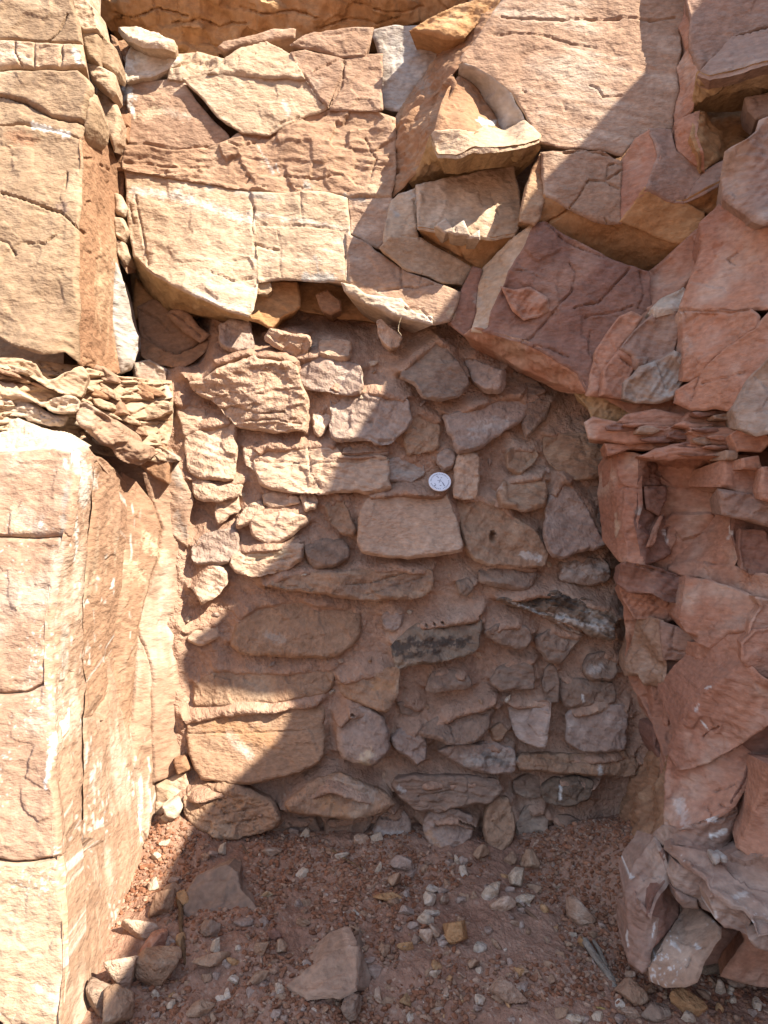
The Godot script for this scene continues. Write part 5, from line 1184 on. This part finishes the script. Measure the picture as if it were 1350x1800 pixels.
func loose_rocks() -> void:
	# x, y, width, height, palette, lift, label
	var big := [
		[285,1597,32,46,"tanred","orange brown block tilted against rubble beside the pillar's lit base"],
		[245,1640,66,32,"stan","pale flat stone with a dark end at the pillar's foot"],
		[272,1664,50,38,"orange","orange faced block behind the square brown slab"],
		[270,1712,66,58,"sred","square brown slab lying flat among rubble by the pillar"],
		[213,1722,50,64,"stan","tan upright block next to the square brown slab"],
		[176,1768,48,64,"smauve","maroon boulder wedged against the pillar at the bottom edge"],
		[208,1786,56,56,"sred","red brown boulder at the bottom edge right of the maroon one"],
		[300,1568,32,20,"tanred","long tan stone above the orange brown tilted block"],
		[307,1549,20,15,"sgrey","small grey stone among rubble near the pillar's foot"],
		[351,1559,26,20,"peach","square peach chip above the half buried slab"],
		[319,1588,24,24,"brown","rounded rusty stone at the top of the dark root"],
		[370,1641,34,30,"smauve","dusty stone at the lower rim of the half buried slab"],
		[379,1667,19,33,"pale","pale upright chip standing below the half buried slab"],
		[459,1672,24,22,"sred","reddish stone by the lower right corner of the half buried slab"],
		[485,1652,28,22,"maroon","dark maroon stone right of the half buried slab"],
		[495,1670,22,20,"sred","small red stone just below the dark maroon stone"],
		[365,1695,60,26,"sred","long low red stone below the pale upright chip"],
		[347,1782,52,26,"sred","low red slab at the bottom edge left of centre"],
		[492,1743,16,26,"pale","narrow pale chip left of the large pale triangular rock"],
		[450,1726,46,20,"sred","flat red stone left of the large pale triangular rock"],
		[273,1753,17,13,"pale","small white stone below the square brown slab"],
		[300,1769,17,16,"pale","pale grey pebble near the bottom edge on the left"],
		[469,1576,22,12,"yellow","flat yellowish chip right of the half buried slab's top"],
		[390,1496,15,26,"pale","pale pointed chip standing under the striped bottom stone"],
		[376,1505,16,14,"sgrey","grey pointed chip beside the pale standing one"],
		[479,1500,36,14,"peach","flat pinkish flake on the dirt under the wall"],
		[288,1483,22,12,"pale","sunlit white stone in the left corner of the floor"],
		[275,1509,26,13,"pale","half lit grey stone where the pillar meets the floor"],
		[268,1559,20,24,"pale","sunlit white stone against the pillar's base"],
		[296,1442,26,14,"cream","sunlit cream stone wedged where pillar and wall meet"],
		[710,1522,40,32,"sgrey","two toned grey and pink block below the wall's middle"],
		[803,1646,48,40,"brown","bright orange rounded rock right of the white rubble patch"],
		[620,1773,38,40,"smauve","mauve stone in front of the large pale triangular rock"],
		[604,1738,14,20,"maroon","left of two small maroon stones before the pale triangular rock"],
		[618,1737,14,20,"maroon","right of two small maroon stones before the pale triangular rock"],
		[683,1581,44,16,"brown","long orange stone lying above the white rubble patch"],
		[690,1552,20,26,"sred","red brown stone below the two toned grey block"],
		[781,1584,25,20,"peach","pinkish cube at the top right of the white rubble patch"],
		[757,1585,22,25,"pale","white lumpy stone left of the pinkish cube"],
		[750,1622,36,20,"pale","largest pale slab in the white rubble patch"],
		[727,1630,20,18,"sgrey","blue grey stone left of the largest pale slab"],
		[750,1651,25,26,"stan","tan stone left of the bright orange rounded rock"],
		[766,1642,18,22,"peach","pink wedge touching the bright orange rounded rock"],
		[713,1603,25,16,"sgrey","grey brown stone at the left of the white rubble patch"],
		[763,1607,30,12,"pale","flat white flake above the largest pale slab"],
		[717,1666,26,16,"brown","flat brown chip below the blue grey stone"],
		[732,1653,16,16,"smauve","small dusky stone under the blue grey stone"],
		[531,1625,22,14,"sred","small red lump in the gravel left of centre"],
		[666,1530,14,16,"pale","small pale cube left of the two toned grey block"],
		[519,1463,16,12,"sgrey","round stone on the dirt ledge under the wall"],
		[538,1469,22,14,"pale","pale angular stone on the dirt ledge under the wall"],
		[660,1474,27,16,"pale","white and grey stone at the foot of the wall's middle"],
		[630,1479,25,18,"stan","tan stone at the wall's foot beside the white and grey one"],
		[665,1756,14,28,"stan","narrow tan chip right of the large pale triangular rock"],
		[713,1761,25,18,"yellow","pale yellow stone near the bottom edge at centre"],
		[908,1547,30,38,"pale","tall grey white stone on the dirt below the wall's right half"],
		[865,1569,30,25,"pale","pinkish white stone left of the tall grey white one"],
		[890,1592,38,30,"stan","tan rounded block below the tall grey white stone"],
		[925,1582,25,18,"pale","white stone right of the tan rounded block"],
		[898,1566,18,14,"sgrey","small grey stone just above the tan rounded block"],
		[936,1521,34,28,"sred","dusty red block on the slope below the wall's right half"],
		[843,1505,24,26,"sred","red chip with a pale side near the wall's foot"],
		[1020,1613,44,38,"peach","pale pink pointed rock near the right boulder"],
		[803,1515,14,13,"pale","small white chip on the dirt under the grey wedge stone"],
		[907,1625,18,13,"peach","small pink stone below the tan rounded block"],
		[813,1584,16,13,"sgrey","small blue grey pebble right of the pinkish cube"],
		[1024,1660,13,20,"brown","small orange chip at the tip of the forked stick"],
		[914,1712,16,16,"brown","small orange cube on the bare dirt"],
		[830,1697,16,18,"sred","small red wedge on the bare dirt below the orange rock"],
		[844,1708,12,13,"pale","small white pebble beside the red wedge"],
		[890,1752,74,34,"peach","low pale mound of rock half buried near the bottom edge"],
		[845,1761,18,18,"pale","pale lump left of the low half buried mound"],
		[1111,1752,48,38,"tanred","tan rock at the foot of the right boulder"],
		[1110,1786,40,18,"peach","flat pink slab below the tan rock at the right boulder's foot"],
		[1212,1773,60,34,"brown","orange and brown two toned block at the bottom right"],
		[1300,1731,44,30,"smauve","mauve block under the weathered branch"],
		[1268,1740,22,20,"pale","pale round stone left of the mauve block"],
		[1286,1742,12,16,"pale","white pebble between the pale stone and the mauve block"],
		[1332,1768,17,17,"pale","white pointed chip in the bottom right corner"],
		[1289,1761,16,12,"pale","oval cream pebble below the mauve block"],
		[1211,1793,30,16,"pale","pale stone cut by the bottom edge under the two toned block"],
		[1162,1782,50,24,"smauve","dusky low stone left of the two toned block"],
		[1112,1715,17,14,"stan","small tan chip at the toe of the right boulder"],
		[1243,1750,16,14,"pale","white chip above the two toned block"],
		[1010,1793,32,16,"pale","pale flat stone at the bottom edge right of centre"],
		[1050,1790,24,18,"pale","greyish stone at the bottom edge beside the pale flat one"],
		[487,1786,20,20,"sgrey","round grey stone at the bottom edge left of the triangular rock"],
	]
	var meshes := {}
	var rng := RandomNumberGenerator.new()
	rng.seed = 41
	for e in big:
		var key: String = e[4] + str(rng.randi() % 4)
		if not meshes.has(key): meshes[key] = rock_mesh(hash(key) % 9973, 3, 13 + rng.randi() % 7, 0.022, e[4])
		var p := land(e[0], e[1] + e[3] * 0.32)
		var k: float = K * -p.z
		var o := MeshInstance3D.new()
		o.mesh = meshes[key]
		o.material_override = mats["loose"]
		o.name = numbered("rock")
		add_child(o)
		var s := Vector3(e[2] * k * 1.6, e[3] * k * 1.6, minf(e[2], e[3]) * k * 1.6)
		o.transform = Transform3D(Basis.from_euler(Vector3(rng.randf_range(-.25, .25), rng.randf_range(-.5, .5), rng.randf_range(-.3, .3))) * Basis.from_scale(s), p + Vector3(0, s.y * 0.26, -s.z * 0.1))
		tag(o, e[5], "rock", "loose rocks on the dirt floor")
	# the half buried slab, the triangular rock and stones on ledges: traced, with thickness
	var traced := [
		["rock", "smauve", [318,1575, 345,1535, 400,1512, 418,1525, 424,1558, 448,1580, 458,1592, 456,1640, 440,1655, 400,1650, 352,1640, 322,1618], {"d": 1.80, "gy": -.11, "b": 9, "bd": .02, "f": .010, "th": .12, "u": .004}, "large flat slab half buried in dirt and gravel on the left"],
		["rock", "peach", [500,1740,1.57, 540,1705,1.61, 575,1678,1.64, 618,1660,1.66, 634,1662,1.655, 632,1690,1.61, 628,1732,1.55, 600,1752,1.53, 540,1758,1.53], {"e": 1, "b": 5, "bd": .010, "f": .006, "th": .12, "fl": .02}, "large pale pink triangular rock half buried near the bottom edge"],
		["+", "smauve", [634,1662,1.655, 646,1688,1.65, 656,1712,1.63, 655,1738,1.59, 628,1732,1.55, 632,1690,1.61], {"e": 1, "b": 4, "bd": .008, "f": .006, "th": .12}, ""],
		["rock", "pale", [1139,547,1.86, 1160,526,1.85, 1198,502,1.84, 1206,508,1.85, 1196,542,1.82, 1172,546,1.81, 1150,553,1.82], {"e": 1, "b": 5, "bd": .014, "f": .010, "fs": .07, "th": .10, "u": .004}, "white pointed rock perched on the right cliff under the brown ceiling"],
		["rock", "cream", [204,42,2.06, 240,40,2.06, 280,52,2.04, 311,67,2.03, 306,78,2.01, 290,73,2.0, 250,69,2.01, 222,61,2.03], {"e": 1, "b": 6, "bd": .018, "f": .008, "s": .004, "th": .16}, "loose cream slab lying on the shelf beneath the overhang roof"],
		["rock", "greyw", [1257,1508, 1258,1502, 1267,1500, 1270,1506, 1268,1514, 1262,1518, 1258,1522], {"d": 1.50, "b": 4, "bd": .01, "th": .03, "round": 1}, "left of two small white stones resting on the right boulder's ledge"],
		["rock", "greyw", [1269,1504, 1276,1500, 1282,1506, 1281,1515, 1272,1516], {"d": 1.50, "b": 4, "bd": .01, "th": .03, "round": 1}, "right of two small white stones resting on the right boulder's ledge"],
	]
	var a: Acc = null
	var lab := ""
	for e in traced + [["rock", "", [], {}, ""]]:
		if e[0] != "+":
			if a: tag(commit(a, numbered("rock"), mats["rock"], self), lab, "rock")
			if e[2].is_empty(): break
			a = Acc.new()
			lab = e[4]
		var o: Dictionary = e[3].duplicate()
		o["c"] = e[1]
		patch(a, e[2], o)
	# smaller chips, alike
	var kinds := [["pale", "small pale chip of stone lying loose in the gravel"], ["sred", "small reddish chip of stone lying loose in the gravel"], ["sgrey", "small grey brown chip of stone lying loose in the gravel"], ["brown", "small orange chip of stone lying loose in the gravel"]]
	var chip := []
	for e in kinds:
		for v in 3: chip.append(rock_mesh(700 + chip.size() * 13, 2, 12 + v * 2, 0.02, e[0]))
	for n in 330:
		var kd := rng.randi() % 10
		kd = 0 if kd < 1 else 1 if kd < 6 else 2 if kd < 9 else 3
		var px := rng.randf_range(215, 1345)
		var py := lerpf(1495, 1798, pow(rng.randf(), 0.8))
		if px < 330 - (py - 1500) * 0.4 or (px > 1080 and py < 1730): continue
		var p := land(px, py)
		var sz: float = (8.0 + 17.0 * pow(rng.randf(), 1.8)) * K * -p.z
		var o := MeshInstance3D.new()
		o.mesh = chip[kd * 3 + rng.randi() % 3]
		o.material_override = mats["loose"]
		o.name = numbered("stone_chip")
		add_child(o)
		o.transform = Transform3D(Basis.from_euler(Vector3(rng.randf() * .8, rng.randf() * TAU, rng.randf() * .8)) * Basis.from_scale(Vector3(sz * rng.randf_range(1.2, 2.1), sz * rng.randf_range(.7, 1.2), sz * 1.3)), p + Vector3(0, sz * 0.16, 0))
		tag(o, kinds[kd][1], "stone chip", kinds[kd][1].replace("small", "").strip_edges().replace("chip", "chips"))
	# gravel nobody could count
	var mm := MultiMesh.new()
	mm.transform_format = MultiMesh.TRANSFORM_3D
	mm.use_colors = true
	mm.mesh = rock_mesh(77, 1, 12, 0.0, "sgrey")
	var where := []
	for n in 60000:
		var x := rng.randf_range(-0.8, 0.95)
		var z := -lerpf(1.25, 2.12, rng.randf())
		var dens := nA.get_noise_3d(x * 9.0, 30.0, z * 9.0)
		if rng.randf() > 0.5 + dens * 2.4: continue
		where.append(Vector2(x, z))
	mm.instance_count = where.size()
	for n in where.size():
		var sz := 0.0030 + 0.017 * pow(rng.randf(), 3.2)
		var q: Vector2 = where[n]
		mm.set_instance_transform(n, Transform3D(Basis.from_euler(Vector3(rng.randf() * TAU, rng.randf() * TAU, 0)) * Basis.from_scale(Vector3(sz * rng.randf_range(1, 1.8), sz * .7, sz)), Vector3(q.x, gh(q.x, q.y) + sz * 0.15, q.y)))
		var c := [Color(1.0, .84, .70), Color(.80, .50, .36), Color(.86, .62, .47), Color(.70, .40, .27), Color(.88, .60, .45), Color(.76, .46, .32), Color(.82, .54, .40), Color(1.15, 1.02, .9)][rng.randi() % 8] as Color
		mm.set_instance_color(n, c * rng.randf_range(.75, 1.1))
	var g := MultiMeshInstance3D.new()
	g.multimesh = mm
	g.material_override = mats["loose"]
	g.name = "gravel"
	add_child(g)
	tag(g, "fine pink and grey gravel scattered over the dirt floor", "gravel", "", "stuff")


func tube(pts: Array, r0: float, r1: float, col: Color, col2: Color, called: String, label: String, category: String, twist := 0.0) -> void:
	var c := Curve3D.new()
	for p in pts: c.add_point(p)
	for k in range(1, pts.size() - 1):
		var t: Vector3 = (pts[k + 1] - pts[k - 1]) * 0.18
		c.set_point_in(k, -t)
		c.set_point_out(k, t)
	var len := c.get_baked_length()
	var n := maxi(8, int(len / 0.006))
	var a := Acc.new()
	var sides := 10
	for k in n + 1:
		var s := len * k / n
		var p := c.sample_baked(s)
		var t := (c.sample_baked(minf(s + 0.004, len)) - c.sample_baked(maxf(s - 0.004, 0.0))).normalized()
		var u := t.cross(Vector3.UP).normalized()
		var v := u.cross(t)
		var r := lerpf(r0, r1, float(k) / n)
		if k == 0 or k == n: r *= 0.35
		for e in sides:
			var ang := TAU * e / sides + twist * s
			var lump := 1.0 + 0.28 * nA.get_noise_3d(cos(ang - twist * s) * 12.0, sin(ang - twist * s) * 12.0, s * 60.0) + 0.18 * tri(e * 0.4)
			a.v.append(p + (u * cos(ang) + v * sin(ang)) * r * lump)
			a.n.append(Vector3.ZERO)
			a.c.append(col.lerp(col2, clampf(0.5 + nB.get_noise_3d(e * 9.0, s * 120.0, r0 * 999.0), 0, 1)))
	for k in n:
		for e in sides:
			var i0 := k * sides + e
			var i1 := k * sides + (e + 1) % sides
			tri_add(a, i0, i1, i1 + sides)
			tri_add(a, i0, i1 + sides, i0 + sides)
	for k in a.n.size(): a.n[k] = a.n[k].normalized()
	tag(commit(a, numbered(called), mats["wood"], self), label, category)


func wood() -> void:
	var on := func(x: float, y: float, up: float) -> Vector3: return land(x, y) + Vector3(0, up, 0)
	tube([on.call(1025, 1664, .02), on.call(1045, 1690, .014), on.call(1062, 1708, .008), on.call(1074, 1722, .003), on.call(1082, 1738, -.004)], .0075, .008, Color(.42, .36, .30), Color(.30, .24, .19), "stick", "grey forked stick leaning on the dirt beside the right boulder", "stick")
	tube([on.call(1042, 1664, .016), on.call(1052, 1676, .012), on.call(1066, 1706, .006)], .004, .006, Color(.40, .34, .28), Color(.28, .22, .17), "stick", "short grey side prong lying along the forked stick", "stick")
	tube([on.call(1232, 1716, .012), on.call(1262, 1713, .014), on.call(1300, 1718, .016), on.call(1350, 1728, .016), on.call(1400, 1740, .016)], .010, .015, Color(.36, .28, .21), Color(.23, .16, .11), "branch", "weathered twisted branch lying at the foot of the right boulder", "branch", 30.0)
	tube([on.call(907, 1592, .008), on.call(928, 1607, .006), on.call(954, 1626, .002)], .004, .003, Color(.30, .19, .12), Color(.24, .14, .09), "twig", "brown twig beside the tan rounded block", "twig")
	tube([on.call(579, 1496, .010), on.call(600, 1510, .006), on.call(622, 1522, .005), on.call(648, 1536, .001)], .0035, .0028, Color(.34, .21, .11), Color(.26, .15, .08), "twig", "thin brown twig on the dirt left of the two toned block", "twig")
	tube([on.call(312, 1590, .02), on.call(318, 1612, .016), on.call(318, 1640, .012), on.call(322, 1670, .010), on.call(325, 1698, .002)], .006, .004, Color(.24, .15, .08), Color(.17, .10, .06), "root", "dark knotted root running down between the rubble and the slab", "root", 40.0)
	tube([on.call(424, 1486, .008), on.call(432, 1500, .006), on.call(444, 1507, .005), on.call(457, 1509, .001)], .003, .002, Color(.26, .17, .12), Color(.2, .12, .08), "twig", "curled dark twig on the dirt near the striped bottom stone", "twig")
	tube([on.call(620, 1603, .006), on.call(630, 1611, .005), on.call(640, 1620, .002)], .0035, .003, Color(.58, .50, .42), Color(.48, .40, .33), "twig", "short bleached twig in the gravel at the centre", "twig")
	tube([on.call(975, 1566, .006), on.call(988, 1560, .006), on.call(1004, 1552, .004)], .002, .0015, Color(.45, .34, .22), Color(.36, .26, .17), "twig", "thin straw on the slope near the right boulder", "twig")
	tube([on.call(1042, 1776, .004), on.call(1052, 1775, .005), on.call(1066, 1777, .003)], .003, .002, Color(.60, .42, .16), Color(.52, .36, .14), "leaf_blade", "yellow dry leaf blade on the dirt near the bottom edge", "leaf")
	tube([at(706, 556, 2.03), at(701, 570, 2.035), at(700, 582, 2.03), at(706, 590, 2.02)], .0013, .0010, Color(.50, .40, .28), Color(.42, .33, .22), "rootlet", "fine hanging rootlet under the slab's white lip", "root")


func survey_tag() -> void:
	var t := top("metal_tag")
	tag(t, "round white metal disc with faint markings leaning above the square middle stone", "metal tag")
	var c := at(773, 847, WALL - 0.066)
	t.position = c
	t.rotation = Vector3(deg_to_rad(90.0 - 32.0), 0, deg_to_rad(0.0))
	var r := 19.6 * K * 2.095
	var alum := StandardMaterial3D.new()
	alum.albedo_color = Color(.66, .67, .72).linear_to_srgb()
	alum.metallic = 0.25
	alum.roughness = 0.5
	var dark := StandardMaterial3D.new()
	dark.albedo_color = Color(.22, .22, .27).linear_to_srgb()
	dark.roughness = 0.7
	var d := MeshInstance3D.new()
	var cm := CylinderMesh.new()
	cm.top_radius = r * 0.95
	cm.bottom_radius = r
	cm.height = 0.004
	cm.radial_segments = 64
	d.mesh = cm
	d.material_override = alum
	d.name = "disc"
	t.add_child(d)
	var rim := MeshInstance3D.new()
	var tm := TorusMesh.new()
	tm.inner_radius = r * 0.92
	tm.outer_radius = r * 1.01
	tm.rings = 64
	tm.ring_segments = 10
	rim.mesh = tm
	rim.material_override = alum
	rim.name = "rim"
	rim.position.y = 0.001
	t.add_child(rim)
	var st := SurfaceTool.new()
	st.begin(Mesh.PRIMITIVE_TRIANGLES)
	var bar := func(x: float, y: float, w: float, h: float, ang: float) -> void:
		var b := BoxMesh.new()
		b.size = Vector3(w * r, 0.0008, h * r)
		st.append_from(b, 0, Transform3D(Basis(Vector3.UP, ang), Vector3(x * r, 0.0022, y * r)))
	bar.call(.0, -.06, .05, .44, -.35)
	bar.call(.0, -.06, .42, .045, -.25)
	bar.call(.32, .30, .09, .46, .42)
	bar.call(-.42, .28, .05, .22, .6)
	bar.call(-.46, .46, .16, .10, .2)
	bar.call(.05, .44, .14, .07, -.2)
	bar.call(-.12, -.40, .14, .06, .1)
	bar.call(.16, -.40, .14, .06, -.1)
	bar.call(-.2, -.56, .16, .06, .2)
	for k in 34:
		if k % 9 == 7: continue
		var an := TAU * k / 34.0
		bar.call(sin(an) * .80, -cos(an) * .80, .055 + .03 * hash1(k), .09, -an)
	var mk := MeshInstance3D.new()
	mk.mesh = st.commit()
	mk.material_override = dark
	mk.name = "markings"
	t.add_child(mk)


func _ready() -> void:
	var cam := Camera3D.new()
	cam.name = "camera"
	cam.fov = 69.0
	cam.near = 0.02
	cam.far = 200.0
	cam.position = Vector3(0, CY, 0)
	add_child(cam)
	cam.current = true
	var env := Environment.new()
	env.background_mode = Environment.BG_SKY
	var sky := Sky.new()
	var sm := ProceduralSkyMaterial.new()
	sm.sky_top_color = Color(.555, .625, .735)
	sm.sky_horizon_color = Color(.68, .68, .67)
	sm.ground_bottom_color = Color(.45, .33, .25)
	sm.ground_horizon_color = Color(.62, .52, .44)
	sm.sky_curve = 0.12
	sm.sky_energy_multiplier = 1.05
	sm.sun_angle_max = 1.0
	sky.sky_material = sm
	env.sky = sky
	env.tonemap_mode = Environment.TONE_MAPPER_LINEAR
	env.tonemap_exposure = 2.95
	env.sdfgi_enabled = true
	env.ssao_enabled = true
	env.ssil_enabled = true
	var we := WorldEnvironment.new()
	we.name = "environment"
	we.environment = env
	add_child(we)
	var sun := DirectionalLight3D.new()
	sun.name = "sun"
	sun.light_energy = 1.6
	sun.light_color = Color(1.0, .955, .875)
	sun.light_angular_distance = 0.4
	sun.shadow_enabled = true
	add_child(sun)
	sun.look_at_from_position(SUN * 10.0, Vector3.ZERO)

	nA.noise_type = FastNoiseLite.TYPE_SIMPLEX_SMOOTH
	nA.frequency = 0.33
	nA.fractal_octaves = 3
	nA.seed = 3
	nB.noise_type = FastNoiseLite.TYPE_SIMPLEX_SMOOTH
	nB.frequency = 0.33
	nB.fractal_octaves = 3
	nB.seed = 8
	nC.noise_type = FastNoiseLite.TYPE_SIMPLEX_SMOOTH
	nC.frequency = 0.5
	nC.fractal_octaves = 2
	nC.seed = 21
	nR.noise_type = FastNoiseLite.TYPE_CELLULAR
	nR.frequency = 42.0
	nR.cellular_return_type = FastNoiseLite.RETURN_DISTANCE
	nR.fractal_octaves = 2
	nR.seed = 5
	nS.noise_type = FastNoiseLite.TYPE_CELLULAR
	nS.frequency = 16.0
	nS.cellular_return_type = FastNoiseLite.RETURN_CELL_VALUE
	nS.fractal_type = FastNoiseLite.FRACTAL_NONE
	nS.seed = 12

	var alb := noise_tex(0.02, 6, grey(.66), grey(1.0), 31)
	var det := noise_tex(0.012, 5, grey(.80), grey(1.0), 57)
	var hgt := noise_tex(0.014, 7, Color.BLACK, Color.WHITE, 91)
	var pit := noise_tex(0.035, 5, Color.BLACK, Color.WHITE, 17)
	rock_material("rock", alb, det, hgt, 0.3, Vector3(1.7, 3.2, 1.7), Vector3.ZERO)
	rock_material("stone0", alb, det, hgt, 0.55, Vector3.ONE * 2.3, Vector3(.3, .7, .1))
	rock_material("stone1", alb, det, pit, 0.4, Vector3.ONE * 2.0, Vector3(.8, .2, .5))
	rock_material("stone2", alb, det, hgt, 0.5, Vector3(1.7, 3.4, 1.7), Vector3(.1, .4, .9))
	rock_material("mud", alb, det, pit, 0.5, Vector3.ONE * 2.2, Vector3(.5, .5, .2))
	rock_material("dirt", alb, det, pit, 0.35, Vector3.ONE * 2.6, Vector3(.2, .1, .7))
	rock_material("loose", alb, det, hgt, 0.6, Vector3.ONE * 3.0, Vector3(.6, .3, .4))
	rock_material("wood", alb, det, pit, 0.4, Vector3.ONE * 5.0, Vector3.ZERO)

	lay_marks()
	var lc := left_cliff()
	plates(lc, 30, 5, 4, 292, func(x): return 640.0 + x * .16, func(x): return 735.0 + x * .24, .36, Vector2(22, 62), Vector2(7, 18), func(x): return 1.70 + x * .00128, ["cream", "pale", "cream", "tanred", "clay"])
	var cl := build_cliff("cliff_left", "sunlit tan sandstone pillar with a layered ledge on the left", lc, at(100, 1750, 1.7))
	mass(cl, Vector3(-4.5, -0.5, -4.0), Vector3(-0.86, 4.5, -2.0), "tan")
	var cu := build_cliff("cliff_above", "cream and peach sandstone face overhanging the wall with a great smooth slab", upper_cliff(), at(675, 500, 2.1))
	mass(cu, Vector3(-1.6, -0.6, -4.2), Vector3(1.7, 2.2, -2.56), "clay")
	mass(cu, Vector3(-4.5, 2.50, -4.2), Vector3(1.1, 5.0, -2.05), "peach")
	var rc := right_cliff()
	plates(rc, 18, 6, 1062, 1300, func(_x): return 722.0, func(x): return 792.0 + (x - 1060.0) * .05, .03, Vector2(26, 80), Vector2(5, 12), func(x): return 1.86 - (x - 1060.0) * .00075, ["orange", "orange", "peach", "maroon"])
	var cr := build_cliff("cliff_right", "shaded red sandstone boulders and ledges on the right", rc, at(1250, 1700, 1.6))
	mass(cr, Vector3(1.16, -0.6, -4.0), Vector3(1.74, 2.4, -1.45), "orange")
	mass(cr, Vector3(0.78, -0.6, -2.6), Vector3(1.2, 2.0, -2.02), "maroon")
	mass(cr, Vector3(1.02, -0.6, -2.6), Vector3(1.74, 2.25, -1.66), "maroon")
	spur(cr)
	build_wall()
	build_ground()
	loose_rocks()
	wood()
	survey_tag()
